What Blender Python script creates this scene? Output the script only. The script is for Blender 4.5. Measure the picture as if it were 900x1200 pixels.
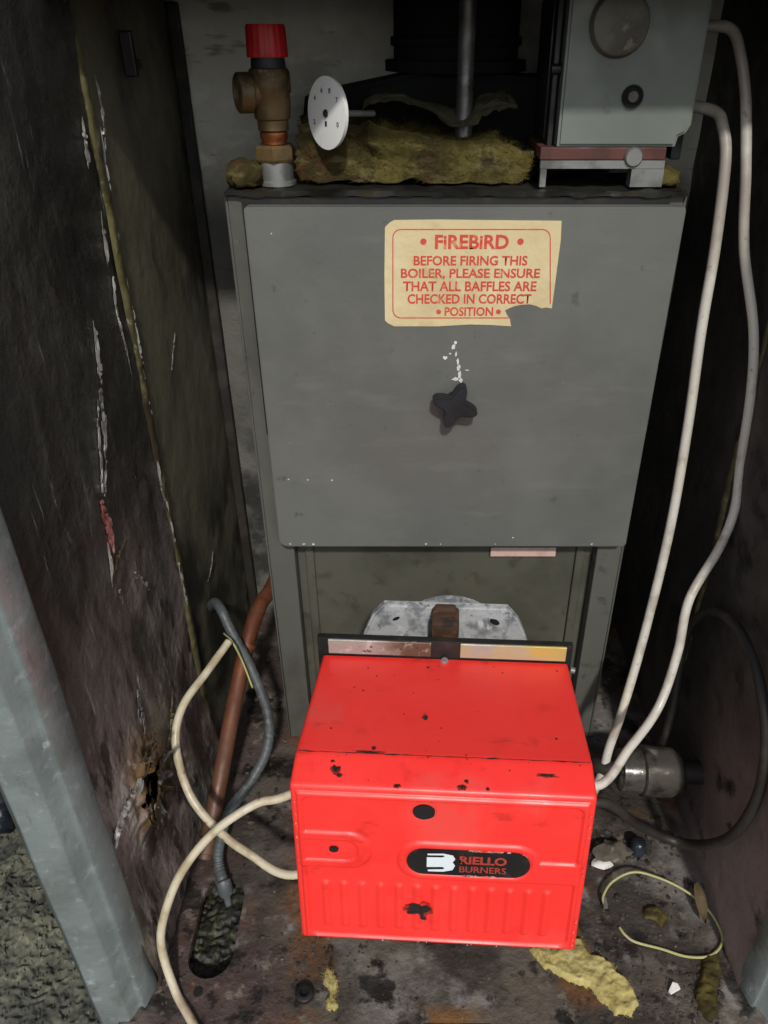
import bpy, bmesh, math, random
from mathutils import Vector, Matrix, noise as mn
random.seed(7)
R = math.radians
scene = bpy.context.scene
for o in list(bpy.data.objects): bpy.data.objects.remove(o)

# ------------------------------------------------------------------ camera
FPX, CX, CY = 900.0, 480.0, 600.0          # focal length and principal point in photo pixels (900 x 1200)
PITCH = math.atan(900 / 1440)
CAMZ = 1.06
cam_d = bpy.data.cameras.new('camera'); cam = bpy.data.objects.new('camera', cam_d)
scene.collection.objects.link(cam); scene.camera = cam
cam.location = (0, 0, CAMZ); cam.rotation_euler = (R(90) - PITCH, 0, 0)
cam_d.sensor_fit = 'VERTICAL'; cam_d.sensor_height = 24; cam_d.lens = 24 * FPX / 1200
cam_d.shift_x = -(CX - 450) / 1200
cam_d.clip_start = 0.02; cam_d.clip_end = 1000
scene.render.resolution_x = 768; scene.render.resolution_y = 1024

# ------------------------------------------------------------------ sky, sun, exposure
SUN_EL, SUN_AZ = 42.0, 7.0                # hazy sun behind the camera, a little to its right
w = bpy.data.worlds.new('World'); scene.world = w; w.use_nodes = True
nt = w.node_tree; bg = nt.nodes['Background']
sk = nt.nodes.new('ShaderNodeTexSky'); sk.sky_type = 'NISHITA'; sk.sun_disc = False
sk.sun_elevation = R(SUN_EL); sk.sun_rotation = R(180 - SUN_AZ); sk.dust_density = 1.0
hz_ = nt.nodes.new('ShaderNodeHueSaturation'); hz_.inputs['Saturation'].default_value = .35     # thin cloud: a paler sky
nt.links.new(sk.outputs[0], hz_.inputs['Color']); nt.links.new(hz_.outputs[0], bg.inputs[0]); bg.inputs[1].default_value = 0.12
sd = bpy.data.lights.new('sun', 'SUN'); sd.energy = 2.3; sd.angle = R(3); sd.color = (1, .95, .88)
so = bpy.data.objects.new('sun', sd); scene.collection.objects.link(so)
sv = Vector((math.sin(R(SUN_AZ)) * math.cos(R(SUN_EL)), -math.cos(R(SUN_AZ)) * math.cos(R(SUN_EL)), math.sin(R(SUN_EL))))
so.rotation_euler = sv.to_track_quat('Z', 'Y').to_euler(); so.location = (1, -4, 3)
vs = scene.view_settings; vs.view_transform = 'Standard'; vs.look = 'None'; vs.gamma = 1; vs.use_curve_mapping = False
vs.exposure = 0.22
scene.render.engine = 'CYCLES'

# ------------------------------------------------------------------ helpers
C = scene.collection
_c, _s = math.cos(PITCH), math.sin(PITCH)
def at(px, py, X=None, Y=None, Z=None):
    """the point of the plane X, Y or Z = const that the photo shows at a pixel (used to measure the place)"""
    u = (px - CX) / FPX; v = (CY - py) / FPX
    d = Vector((u, _c + v * _s, -_s + v * _c))
    t = X / d.x if X is not None else (Y / d.y if Y is not None else (Z - CAMZ) / d.z)
    return Vector((d.x * t, d.y * t, CAMZ + d.z * t))

def fbm(p, s, o=4):
    return mn.fractal(Vector(p) * s, 0.9, 2.0, o)

def tag(o, label=None, cat=None, group=None, kind=None):
    if label: o['label'] = label
    if cat: o['category'] = cat
    if group: o['group'] = group
    if kind: o['kind'] = kind
    return o

def thing(name, loc, label, cat, rz=0, group=None):
    o = bpy.data.objects.new(name, None); C.objects.link(o)
    o.location = loc; o.rotation_euler = (0, 0, rz); o.empty_display_size = .05
    return tag(o, label, cat, group)

def root_of(o):
    while o.parent: o = o.parent
    return o

def obj(name, bm, m, parent=None, smooth=False, local=False):
    """link a bmesh as one mesh object; vertices are given in the world (or, local=True, in the thing's frame)"""
    bmesh.ops.recalc_face_normals(bm, faces=bm.faces)
    if parent is not None and not local:
        bmesh.ops.translate(bm, vec=-root_of(parent).location, verts=bm.verts)
    me = bpy.data.meshes.new(name); bm.to_mesh(me); bm.free()
    if smooth == True: me.polygons.foreach_set('use_smooth', [True] * len(me.polygons))
    me.materials.append(m)
    o = bpy.data.objects.new(name, me); C.objects.link(o)
    if smooth == 'auto': me.polygons.foreach_set('use_smooth', [True] * len(me.polygons)); me.set_sharp_from_angle(angle=R(38))
    if parent is not None: o.parent = parent
    return o

def base_origin(o):
    """move a single-mesh thing's origin to the foot of its mesh"""
    vs_ = [v.co for v in o.data.vertices]
    b = Vector((sum(v.x for v in vs_) / len(vs_), sum(v.y for v in vs_) / len(vs_), min(v.z for v in vs_)))
    o.data.transform(Matrix.Translation(-b)); o.location = b
    return o

def bx(bm, x0, x1, y0, y1, z0, z1, bev=0, seg=2):
    r = bmesh.ops.create_cube(bm, size=1)
    vs_ = r['verts']
    bmesh.ops.scale(bm, vec=(x1 - x0, y1 - y0, z1 - z0), verts=vs_)
    bmesh.ops.translate(bm, vec=((x0 + x1) / 2, (y0 + y1) / 2, (z0 + z1) / 2), verts=vs_)
    if bev:
        es = list({e for v in vs_ for e in v.link_edges})
        bmesh.ops.bevel(bm, geom=es, offset=bev, segments=seg, affect='EDGES', profile=.5)
    return bm

def box(*a, **k): return bx(bmesh.new(), *a, **k)

def frame_of(d):
    d = d.normalized(); a = Vector((0, 0, 1)) if abs(d.z) < .9 else Vector((1, 0, 0))
    x = d.cross(a).normalized(); return x, d.cross(x).normalized()

def spline(pts, n=8):
    P = [Vector(p) for p in pts]; P = [2 * P[0] - P[1]] + P + [2 * P[-1] - P[-2]]; out = []
    for i in range(1, len(P) - 2):
        p0, p1, p2, p3 = P[i - 1:i + 3]
        for k in range(n):
            t = k / n
            out.append(.5 * ((2 * p1) + (-p0 + p2) * t + (2 * p0 - 5 * p1 + 4 * p2 - p3) * t * t + (-p0 + 3 * p1 - 3 * p2 + p3) * t ** 3))
    out.append(P[-2]); return out

def tube(bm, pts, r, sides=14, wob=0.0, cap=True, rf=None):
    rings = []; n = len(pts); up = None
    for i, p in enumerate(pts):
        d = (pts[min(i + 1, n - 1)] - pts[max(i - 1, 0)])
        if d.length < 1e-9: d = Vector((0, 0, 1))
        d.normalize()
        if up is None: up, _ = frame_of(d)
        up = (up - d * up.dot(d)).normalized(); b = d.cross(up)
        rr = (r if rf is None else rf(i / (n - 1)))
        ring = []
        for k in range(sides):
            a = 2 * math.pi * k / sides
            q = p + (up * math.cos(a) + b * math.sin(a)) * rr
            if wob: q += (q - p).normalized() * wob * mn.noise(q * 60)
            ring.append(bm.verts.new(q))
        rings.append(ring)
    for i in range(n - 1):
        for k in range(sides):
            bm.faces.new((rings[i][k], rings[i][(k + 1) % sides], rings[i + 1][(k + 1) % sides], rings[i + 1][k]))
    if cap:
        bm.faces.new(rings[0][::-1]); bm.faces.new(rings[-1])
    return bm

def lathe(bm, o, axis, prof, sides=28):
    """prof: (distance along axis, radius)"""
    o = Vector(o); d = Vector(axis).normalized(); x, y = frame_of(d); rings = []
    for (h, r) in prof:
        rings.append([bm.verts.new(o + d * h + (x * math.cos(2 * math.pi * k / sides) + y * math.sin(2 * math.pi * k / sides)) * r) for k in range(sides)])
    for i in range(len(rings) - 1):
        for k in range(sides):
            bm.faces.new((rings[i][k], rings[i][(k + 1) % sides], rings[i + 1][(k + 1) % sides], rings[i + 1][k]))
    bm.faces.new(rings[0][::-1]); bm.faces.new(rings[-1]); return bm

def prism(bm, pts, vec, bev=0):
    """extrude the planar outline pts along vec"""
    a = [bm.verts.new(Vector(p)) for p in pts]; f = bm.faces.new(a)
    r = bmesh.ops.extrude_face_region(bm, geom=[f]); nv = [g for g in r['geom'] if isinstance(g, bmesh.types.BMVert)]
    bmesh.ops.translate(bm, vec=Vector(vec), verts=nv)
    if bev:
        bmesh.ops.recalc_face_normals(bm, faces=bm.faces)
        es = [e for e in bm.edges if len(e.link_faces) == 2 and e.calc_face_angle(0) > .5 and (e.verts[0] in nv and e.verts[1] in nv or e.verts[0] not in nv and e.verts[1] not in nv)]
        bmesh.ops.bevel(bm, geom=es, offset=bev, segments=2, affect='EDGES')
    return bm

def grid(bm, nu, nv, fn, keep=None):
    V = [[bm.verts.new(fn(i / nu, j / nv)) for j in range(nv + 1)] for i in range(nu + 1)]
    for i in range(nu):
        for j in range(nv):
            if keep is None or keep((i + .5) / nu, (j + .5) / nv):
                bm.faces.new((V[i][j], V[i + 1][j], V[i + 1][j + 1], V[i][j + 1]))
    return V

def splat(bm, c, ex, ey, r, th, n=14, jag=.4, seed=0, sx=1, sy=1):
    """small flat irregular patch of thickness th in the plane ex, ey"""
    rnd = random.Random(seed); ex = Vector(ex); ey = Vector(ey); c = Vector(c); nn = ex.cross(ey).normalized()
    pts = []
    for k in range(n):
        a = 2 * math.pi * k / n; q = r * (1 - jag + 2 * jag * rnd.random())
        pts.append(c + ex * math.cos(a) * q * sx + ey * math.sin(a) * q * sy)
    prism(bm, pts, nn * th); return bm

def lump(bm, c, r, sc=(1, 1, 1), sub=2, amp=.35, fr=1.5, seed=0):
    v = bmesh.ops.create_icosphere(bm, subdivisions=sub, radius=1)['verts']; c = Vector(c); off = Vector((seed * 3.7, seed * 1.3, seed * 7.1))
    for q in v:
        k = 1 + amp * mn.fractal(q.co * fr + off, .8, 2, 3)
        q.co = c + Vector((q.co.x * sc[0], q.co.y * sc[1], q.co.z * sc[2])) * r * k
    return bm

def text_bm(bm, s, x0, x1, z0, z1, y, off=.022):
    """lettering standing in a plane y = const, fitted to a rectangle"""
    cu = bpy.data.curves.new('t', 'FONT'); cu.body = s; cu.extrude = 0; cu.resolution_u = 3
    cu.offset = off
    o = bpy.data.objects.new('t', cu); C.objects.link(o)
    dg = bpy.context.evaluated_depsgraph_get(); me = bpy.data.meshes.new_from_object(o.evaluated_get(dg))
    xs = [v.co.x for v in me.vertices]; ys = [v.co.y for v in me.vertices]
    ax, bx_, ay, by = min(xs), max(xs), min(ys), max(ys)
    t = bmesh.new(); t.from_mesh(me)
    for v in t.verts:
        v.co = Vector((x0 + (v.co.x - ax) / (bx_ - ax) * (x1 - x0), y, z0 + (v.co.y - ay) / (by - ay) * (z1 - z0)))
    t.to_mesh(me); t.free(); bm.from_mesh(me)
    bpy.data.objects.remove(o); bpy.data.curves.remove(cu); bpy.data.meshes.remove(me)
    return bm

def fibres(bm, n, l0, l1, wd, seed=0, zmin=None):
    """loose wool fibres standing off a surface"""
    rnd = random.Random(seed); fs = [f for f in bm.faces if f.normal.z > -.3]
    for f in rnd.choices(fs, weights=[f.calc_area() for f in fs], k=n):
        p = f.calc_center_median(); nn = f.normal; t = Vector((rnd.uniform(-1, 1), rnd.uniform(-1, 1), rnd.uniform(-.4, .4))); t = (t - nn * t.dot(nn)).normalized()
        q = p + t * rnd.uniform(l0, l1) * .5 + nn * rnd.uniform(.0006, .0022); e = p + t * rnd.uniform(l0, l1) + nn * rnd.uniform(-.001, .0045); sd_ = nn.cross(t) * wd
        if zmin is not None: q.z = max(q.z, zmin); e.z = max(e.z, zmin)
        a = [bm.verts.new(x) for x in (p - sd_, p + sd_, q + sd_, q - sd_, e)]
        bm.faces.new((a[0], a[1], a[2], a[3])); bm.faces.new((a[3], a[2], a[4]))

# ------------------------------------------------------------------ materials
def L(c, s, lo, hi, st=(1, 1, 1), d=6, m=1.0, ax=None, rg=.6):
    return dict(c=c, s=s, lo=lo, hi=hi, st=st, d=d, m=m, ax=ax, rg=rg)
def mat(name, base, layers=(), rough=.6, rvar=.2, metal=0.0, bump=((.2, 80),), coat=0, spec=.5, metal_layers=None):
    m = bpy.data.materials.new(name); m.use_nodes = True; t = m.node_tree; N = t.nodes; K = t.links
    b = N['Principled BSDF']; g = N.new('ShaderNodeNewGeometry')
    def mapping(st):
        if st == (1, 1, 1): return g.outputs['Position']
        q = N.new('ShaderNodeVectorMath'); q.operation = 'MULTIPLY'; K.new(g.outputs['Position'], q.inputs[0]); q.inputs[1].default_value = st; return q.outputs[0]
    def noise(s, st, d, rg=.6):
        n = N.new('ShaderNodeTexNoise'); n.inputs['Scale'].default_value = s; n.inputs['Detail'].default_value = d; n.inputs['Roughness'].default_value = rg
        K.new(mapping(st), n.inputs['Vector']); return n.outputs['Fac']
    def rng(v, lo, hi, a=0.0, z=1.0, smooth=True):
        r = N.new('ShaderNodeMapRange'); K.new(v, r.inputs['Value'])
        if smooth: r.interpolation_type = 'SMOOTHSTEP'
        for k, q in zip(('From Min', 'From Max', 'To Min', 'To Max'), (lo, hi, a, z)): r.inputs[k].default_value = q
        return r.outputs[0]
    def mul(a, c):
        q = N.new('ShaderNodeMath'); q.operation = 'MULTIPLY'; K.new(a, q.inputs[0])
        if isinstance(c, float): q.inputs[1].default_value = c
        else: K.new(c, q.inputs[1])
        return q.outputs[0]
    rgb = N.new('ShaderNodeRGB'); rgb.outputs[0].default_value = (*base, 1); col = rgb.outputs[0]
    sep = None
    for l in layers:
        f = rng(noise(l['s'], l['st'], l['d'], l['rg']), l['lo'], l['hi'], 0.0, float(l['m']))
        if l['ax']:
            if sep is None: sep = N.new('ShaderNodeSeparateXYZ'); K.new(g.outputs['Position'], sep.inputs[0])
            axs = l['ax'] if isinstance(l['ax'][0], tuple) else (l['ax'],)
            for (a, lo, hi) in axs: f = mul(f, rng(sep.outputs[a], lo, hi) if lo < hi else rng(sep.outputs[a], hi, lo, 1.0, 0.0))
        x = N.new('ShaderNodeMix'); x.data_type = 'RGBA'
        K.new(f, x.inputs['Factor']); K.new(col, x.inputs['A']); x.inputs['B'].default_value = (*l['c'], 1); col = x.outputs['Result']
    K.new(col, b.inputs['Base Color'])
    K.new(rng(noise(23, (1, 1, 1), 5), .3, .7, max(.03, rough - rvar), min(1, rough + rvar), False), b.inputs['Roughness'])
    b.inputs['Metallic'].default_value = metal; b.inputs['Coat Weight'].default_value = coat; b.inputs['Specular IOR Level'].default_value = spec
    nrm = None
    for (st_, sc_) in bump:
        bp = N.new('ShaderNodeBump'); bp.inputs['Strength'].default_value = st_; bp.inputs['Distance'].default_value = .15 / sc_ if sc_ > 1 else .1
        K.new(noise(sc_, (1, 1, 1), 7), bp.inputs['Height'])
        if nrm is not None: K.new(nrm, bp.inputs['Normal'])
        nrm = bp.outputs[0]
    if nrm is not None: K.new(nrm, b.inputs['Normal'])
    return m

V3 = (1, .8, .14)     # vertical streaks on the side panels
M = {}
M['wall'] = mat('rusted panel', (.026, .025, .022), [
    L((.062, .058, .050), 4, .40, .66, (1, 1, .35)),
    L((.185, .142, .130), 2.6, .24, .46, (1, 1, .5), ax=(2, .66, .30), m=.9),
    L((.36, .29, .27), 17, .48, .62, (1, 1, .34), ax=(2, .58, .22), m=.8),
    L((.020, .017, .015), 8, .50, .62, (1, 1.4, .45), m=.92),
    L((.085, .083, .080), 5, .45, .58, (1, 1, .4), ax=((2, .62, .35), (1, .68, .80)), m=.9),
    L((.32, .29, .26), 14, .58, .68, (1, 2.0, .34), m=.7, ax=(2, .80, .40)),
    L((.34, .31, .28), 60, .60, .70, (1, 1.6, .30), m=.75, ax=(2, .60, .30)),
    L((.34, .32, .30), 46, .66, .74, (1, 2.2, .16), m=.8), L((.30, .26, .235), 8, .54, .66, (1, 1.2, .6), ax=(2, .62, .35), m=.7), L((.016, .013, .012), 22, .58, .66, (1, 1.3, .5), ax=(2, .60, .35), m=.85),
    L((.17, .090, .035), 11, .56, .66, ax=((2, .42, .1), (1, .55, .66)), m=.8),
    L((.014, .011, .009), 16, .40, .54, ax=((2, .10, .15), (2, .30, .22), (1, .585, .625), (1, .75, .70)), m=.95),
    L((.21, .125, .045), 14, .42, .54, ax=((2, .18, .22), (2, .37, .28), (1, .585, .615), (1, .74, .69)), m=.9),
    L((.50, .47, .43), 40, .61, .66, ax=((2, .12, .16), (2, .36, .28), (1, .57, .61), (1, .76, .70)), m=.9)], rough=.30, rvar=.20, metal=.0, bump=((1, 16), (.9, 70)))
M['wall_rear'] = mat('stained rear panel', (.085, .083, .058), [
    L((.14, .132, .084), 2.2, .34, .60, (1, 1, .4)), L((.034, .033, .026), 6, .50, .68, (1, 1, .5)),
    L((.12, .11, .07), 30, .6, .75, (1, 2, .16), m=.6), L((.24, .22, .18), 60, .67, .76, (1, 2, .25), m=.6), L((.014, .013, .011), 9, .40, .58, ax=(2, .50, .30), m=.85)],
    rough=.5, rvar=.2, bump=((.3, 14), (.3, 120)))
M['wall_dark'] = mat('sooty panel', (.030, .027, .024), [
    L((.065, .055, .050), 5, .4, .7), L((.28, .22, .205), 3.2, .26, .48, ax=((2, .50, .12), (1, .85, .60)), m=.9),
    L((.007, .006, .006), 14, .55, .7), L((.16, .15, .14), 70, .68, .76, m=.6), L((.07, .035, .014), 9, .6, .7, ax=(2, .35, .05), m=.7)],
    rough=.55, rvar=.2, bump=((.5, 18), (.5, 110)))
M['plaster'] = mat('grey plaster', (.68, .67, .60), [
    L((.42, .41, .36), 6, .4, .68), L((.78, .77, .72), 14, .52, .7, (1, 1, 2)), L((.16, .16, .145), 26, .6, .72, (.5, 1, 2.4), m=.7),
    L((.06, .06, .05), 3, .52, .75, m=.8, ax=(2, .8, .25)),
    L((.070, .068, .061), 7, .15, .42, m=.92, ax=(2, .905, .80)), L((.016, .016, .014), 12, .35, .55, m=.9, ax=(2, .55, .30))], rough=.85, bump=((.8, 26), (.5, 120)))  # lower wall painted darker, shade put in where sun enters the gap
M['galv'] = mat('galvanised steel', (.27, .315, .315), [
    L((.22, .255, .25), 14, .42, .64), L((.40, .45, .46), 60, .56, .68, m=.6), L((.17, .18, .15), 7, .52, .72, m=.6),
    L((.55, .58, .58), 60, .66, .72, (1, 1, .6), m=.7), L((.15, .17, .165), 45, .62, .70, (1, 1, .4), m=.6), L((.11, .10, .08), 10, .56, .66, (1, 1, .5), m=.6)], rough=.42, rvar=.18, metal=.45, bump=((.35, 22), (.3, 160)))
M['floor'] = mat('dirty base plate', (.100, .083, .066), [
    L((.18, .170, .158), 3.5, .46, .58, m=.75), L((.040, .033, .028), 5, .44, .56, m=.92), L((.13, .058, .020), 6, .56, .65, m=.8),
    L((.16, .068, .024), 9, .40, .56, m=.85, ax=((0, -.20, -.16), (0, -.09, -.13))),
    L((.17, .085, .028), 12, .40, .54, m=.9, ax=((0, .00, .03), (0, .11, .06), (1, .51, .485))),
    L((.070, .045, .041), 7, .38, .56, m=.7, ax=(0, -.12, -.18)),
    L((.25, .24, .235), 11, .57, .68, m=.7), L((.010, .009, .008), 13, .55, .62, m=.92), L((.012, .010, .009), 34, .58, .66, m=.85), L((.20, .17, .13), 28, .60, .68, m=.6), L((.40, .38, .36), 100, .68, .74, m=.7)],
    rough=.45, rvar=.32, bump=((.9, 12), (.7, 40), (.35, 180)))
M['soil'] = mat('wet black soil', (.014, .014, .010), [L((.050, .052, .022), 70, .50, .62), L((.004, .004, .004), 30, .5, .62)], rough=.6, bump=((1, 60), (1, 200)))
M['moss'] = mat('moss on ground', (.085, .086, .062), [L((.18, .178, .12), 60, .48, .62), L((.030, .031, .026), 30, .48, .62), L((.22, .21, .17), 90, .6, .7, m=.8),
    L((.05, .052, .048), 5, .35, .6, ax=(1, .62, .42), m=.9)], rough=.9, bump=((1, 90), (.8, 260)))
M['door'] = mat('grey painted steel', (.122, .128, .118), [
    L((.100, .105, .098), 5, .42, .66), L((.14, .146, .136), 11, .52, .72, (.5, 1, 2), m=.7), L((.055, .055, .05), 38, .64, .72, m=.6),
    L((.24, .235, .22), 90, .72, .76, m=.6), L((.07, .068, .06), 4, .5, .75, m=.6, ax=(2, .55, .43))], rough=.5, rvar=.12, bump=((.12, 40), (.22, 220)))
M['body'] = mat('grey painted sheet', (.095, .097, .085), [
    L((.065, .066, .056), 6, .42, .66, (1, 1, .5)), L((.035, .034, .03), 26, .58, .7, m=.7), L((.16, .155, .14), 70, .68, .74, m=.6),
    L((.05, .042, .03), 7, .5, .7, ax=(2, .3, .0), m=.8)], rough=.5, rvar=.12, bump=((.15, 40), (.2, 200)))
M['lower'] = mat('olive grey sheet', (.085, .085, .066), [L((.058, .058, .044), 7, .42, .64), L((.10, .085, .062), 9, .54, .7, m=.7), L((.04, .04, .032), 26, .56, .7, m=.7)], rough=.5, rvar=.12, bump=((.15, 40), (.2, 200)))
M['topplate'] = mat('sooty top plate', (.040, .040, .036), [L((.015, .015, .013), 14, .45, .65), L((.13, .13, .12), 40, .58, .7, (.4, 1, 1), m=.8), L((.06, .05, .03), 24, .56, .7)], rough=.45, bump=((.4, 50), (.4, 200)))
M['sticker'] = mat('yellowed paper label', (.60, .50, .28), [L((.52, .43, .24), 14, .45, .65), L((.66, .57, .36), 9, .55, .7), L((.16, .13, .08), 80, .69, .74), L((.38, .29, .14), 20, .56, .72, m=.6), L((.70, .63, .46), 5, .52, .7, (1, 1, 3), m=.6)], rough=.5, bump=((.35, 18), (.15, 80)))
M['red_print'] = mat('red print', (.56, .060, .035), [L((.58, .32, .16), 70, .54, .68, m=.75), L((.40, .05, .03), 16, .5, .65, m=.6)], rough=.55, bump=())
M['black_plastic'] = mat('black plastic', (.008, .010, .013), [L((.018, .021, .026), 30, .5, .7)], rough=.5, bump=((.1, 120),))
M['white_paint'] = mat('white paint', (.62, .61, .58), [L((.40, .39, .36), 60, .5, .7)], rough=.6)
M['pink_tag'] = mat('pink tag', (.60, .40, .36), [L((.50, .34, .30), 40, .5, .7)], rough=.6)
M['red'] = mat('red enamel', (.88, .034, .028), [
    L((.92, .044, .036), 6, .4, .7), L((.62, .015, .010), 14, .56, .72, m=.5), L((.70, .085, .070), 9, .56, .74, (1, 1, .6), m=.55), L((.42, .018, .012), 40, .62, .72, (.4, 1, 1), m=.5),
    L((.22, .014, .008), 22, .50, .66, (.35, 1.5, 1), m=.9, ax=((1, .590, .555), (1, .520, .545))),
    L((.45, .012, .008), 24, .62, .76, m=.35, ax=(2, .400, .425)),
    L((.35, .02, .01), 20, .56, .72, m=.6, ax=(1, .66, .715)), L((.10, .01, .006), 150, .725, .75, m=.9)], rough=.40, rvar=.10, bump=((.06, 60), (.06, 300)), coat=.0)
M['soot'] = mat('black soot', (.010, .008, .007), [L((.035, .012, .008), 200, .5, .65)], rough=.7, bump=((.6, 200),))
M['rust_red'] = mat('scorched red paint', (.30, .020, .012), [L((.14, .016, .010), 120, .45, .6), L((.60, .025, .018), 90, .5, .62)], rough=.6, bump=((.4, 200),))
M['hole'] = mat('dark opening', (.004, .003, .003), [], rough=.9, bump=())
M['badge'] = mat('black badge', (.012, .011, .011), [L((.03, .028, .027), 60, .55, .7)], rough=.35, bump=((.08, 90),))
M['badge_white'] = mat('white badge print', (.66, .72, .76), [], rough=.4, bump=())
M['badge_red'] = mat('faded red badge print', (.36, .045, .030), [L((.10, .02, .016), 200, .55, .66, m=.7)], rough=.4, bump=())
M['chip'] = mat('scuffed edge', (.52, .28, .24), [L((.66, .10, .08), 160, .42, .56)], rough=.6)
M['aluminium'] = mat('oxidised cast aluminium', (.46, .47, .48), [L((.22, .23, .25), 34, .45, .6), L((.62, .63, .64), 60, .56, .68, (1, 1, .5), m=.9), L((.12, .12, .13), 70, .58, .68), L((.20, .12, .05), 22, .62, .74, m=.6)], rough=.55, rvar=.2, metal=.15, bump=((.7, 60), (.5, 220)))
M['strip_silver'] = mat('dirty silver strip', (.34, .34, .31), [L((.095, .055, .026), 14, .34, .48, ax=(0, -.05, -.01), m=.9), L((.56, .55, .52), 70, .55, .66, m=.7), L((.05, .04, .03), 90, .60, .68)], rough=.5, metal=.3, bump=((.5, 100),))
M['strip_yellow'] = mat('yellowed strip', (.42, .37, .22), [L((.36, .35, .31), 22, .42, .60, ax=(0, .16, .09)), L((.50, .39, .11), 18, .42, .62, ax=(0, .09, .15)), L((.06, .04, .02), 130, .70, .74)], rough=.5, metal=.15, bump=((.4, 100),))
M['rust'] = mat('dark rust', (.055, .026, .014), [L((.12, .052, .020), 60, .5, .66), L((.018, .012, .010), 40, .52, .66)], rough=.75, bump=((.8, 120),))
M['black_iron'] = mat('black iron', (.006, .006, .006), [L((.016, .013, .011), 40, .5, .68)], rough=.5, bump=((.4, 120),))
M['flue'] = mat('matt black flue', (.007, .0075, .0075), [L((.012, .012, .011), 12, .5, .7)], rough=.85, rvar=.1, spec=.15, bump=((.2, 80),))
M['rod'] = mat('grey steel rod', (.12, .12, .11), [L((.06, .055, .045), 22, .45, .65), L((.17, .17, .165), 50, .58, .7)], rough=.4, metal=.6, bump=((.2, 120),))
M['cap_red'] = mat('red plastic cap', (.42, .012, .014), [L((.30, .010, .012), 40, .5, .7)], rough=.42, bump=((.05, 90),))
M['brass'] = mat('dull brass', (.16, .105, .045), [L((.06, .042, .022), 18, .42, .60), L((.24, .16, .075), 50, .60, .7)], rough=.5, metal=.5, bump=((.3, 110),))
M['copper_bright'] = mat('copper', (.55, .20, .085), [L((.28, .10, .05), 40, .45, .65)], rough=.3, metal=.9, bump=((.15, 110),))
M['copper_old'] = mat('oxidised copper pipe', (.15, .046, .018), [L((.085, .027, .012), 16, .42, .62), L((.09, .035, .018), 34, .54, .68), L((.30, .14, .07), 60, .62, .72, m=.6), L((.10, .055, .036), 10, .30, .55, ax=(2, .22, .05), m=.8)], rough=.6, metal=.15, bump=((.35, 90),))
M['zinc'] = mat('zinc fitting', (.24, .245, .24), [L((.13, .13, .12), 30, .45, .65)], rough=.45, metal=.5, bump=((.2, 120),))
M['dial'] = mat('white dial', (.80, .81, .79), [L((.72, .73, .71), 30, .5, .7)], rough=.4, bump=())
M['print'] = mat('black print', (.02, .02, .02), [], rough=.6, bump=())
M['grey_plastic'] = mat('pale grey plastic', (.150, .172, .150), [L((.125, .145, .126), 9, .45, .68), L((.09, .095, .085), 44, .62, .72, m=.6)], rough=.45, bump=((.06, 120),))
M['dial_old'] = mat('dirty dial', (.13, .125, .10), [L((.07, .066, .05), 20, .42, .62), L((.22, .20, .13), 40, .60, .70)], rough=.5, bump=((.2, 80),))
M['maroon'] = mat('maroon bracket', (.10, .030, .024), [L((.06, .02, .016), 24, .45, .65)], rough=.6)
M['wool'] = mat('mineral wool', (.085, .070, .021), [L((.035, .029, .012), 12, .42, .60), L((.12, .098, .042), 40, .52, .68, (.6, 1, 1.8)), L((.045, .035, .018), 24, .60, .72), L((.070, .036, .016), 12, .56, .68, m=.8)], rough=.95, rvar=.04, spec=.08, bump=((1, 70), (1, 260)))
M['wool_pale'] = mat('pale mineral wool', (.42, .35, .14), [L((.30, .24, .085), 22, .45, .64), L((.54, .47, .24), 60, .55, .68), L((.13, .10, .04), 44, .62, .72)], spec=.1, rough=.95, bump=((1, 80), (1, 260)))
M['foil'] = mat('tarnished foil', (.24, .22, .135), [L((.13, .12, .07), 16, .45, .66), L((.55, .54, .50), 30, .60, .70)], rough=.35, metal=.2, bump=((.5, 50), (.3, 200)))
M['cable_white'] = mat('grubby white cable shaded top', (.55, .53, .48), [L((.42, .38, .33), 14, .45, .66), L((.20, .17, .14), 70, .62, .70, m=.8), L((.66, .63, .52), 7, .5, .7), L((.24, .205, .175), 9, .25, .5, ax=(2, .80, .92), m=.85), L((.30, .25, .21), 24, .50, .64, m=.6)], rough=.45, bump=((.06, 140),))  # grubby all over; upper end painted darker for the shade of roof and box
M['cable_cream'] = mat('grubby cream cable', (.52, .47, .35), [L((.36, .30, .19), 26, .45, .64), L((.60, .56, .46), 14, .55, .7), L((.12, .07, .04), 70, .62, .72, m=.85), L((.42, .26, .17), 16, .45, .65, ax=(1, .56, .46), m=.8)], rough=.5, bump=((.12, 140),))
M['cable_grey'] = mat('grey flexible hose', (.075, .084, .090), [L((.042, .047, .050), 30, .45, .64), L((.14, .15, .155), 70, .58, .7)], rough=.55, bump=((.3, 160),))
M['hose_black'] = mat('black rubber hose', (.016, .014, .012), [L((.035, .028, .021), 20, .48, .66)], rough=.6, bump=((.2, 140),))
M['fitting'] = mat('dark metal fitting', (.085, .078, .066), [L((.028, .025, .022), 30, .45, .65), L((.24, .23, .20), 40, .58, .68)], rough=.34, metal=.3, bump=((.3, 120),))
M['wire'] = mat('yellow green wire', (.36, .36, .14), [L((.44, .41, .23), 30, .45, .62), L((.24, .24, .10), 60, .6, .7, m=.7)], rough=.5, bump=())
M['leaf'] = mat('dry leaf', (.24, .18, .10), [L((.14, .10, .055), 60, .45, .65), L((.34, .27, .18), 50, .58, .7)], rough=.8, bump=((.4, 160),))
M['stone'] = mat('dirty stone', (.085, .072, .054), [L((.04, .034, .027), 30, .45, .65), L((.20, .18, .15), 70, .58, .7)], rough=.9, bump=((.8, 120),))
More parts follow.
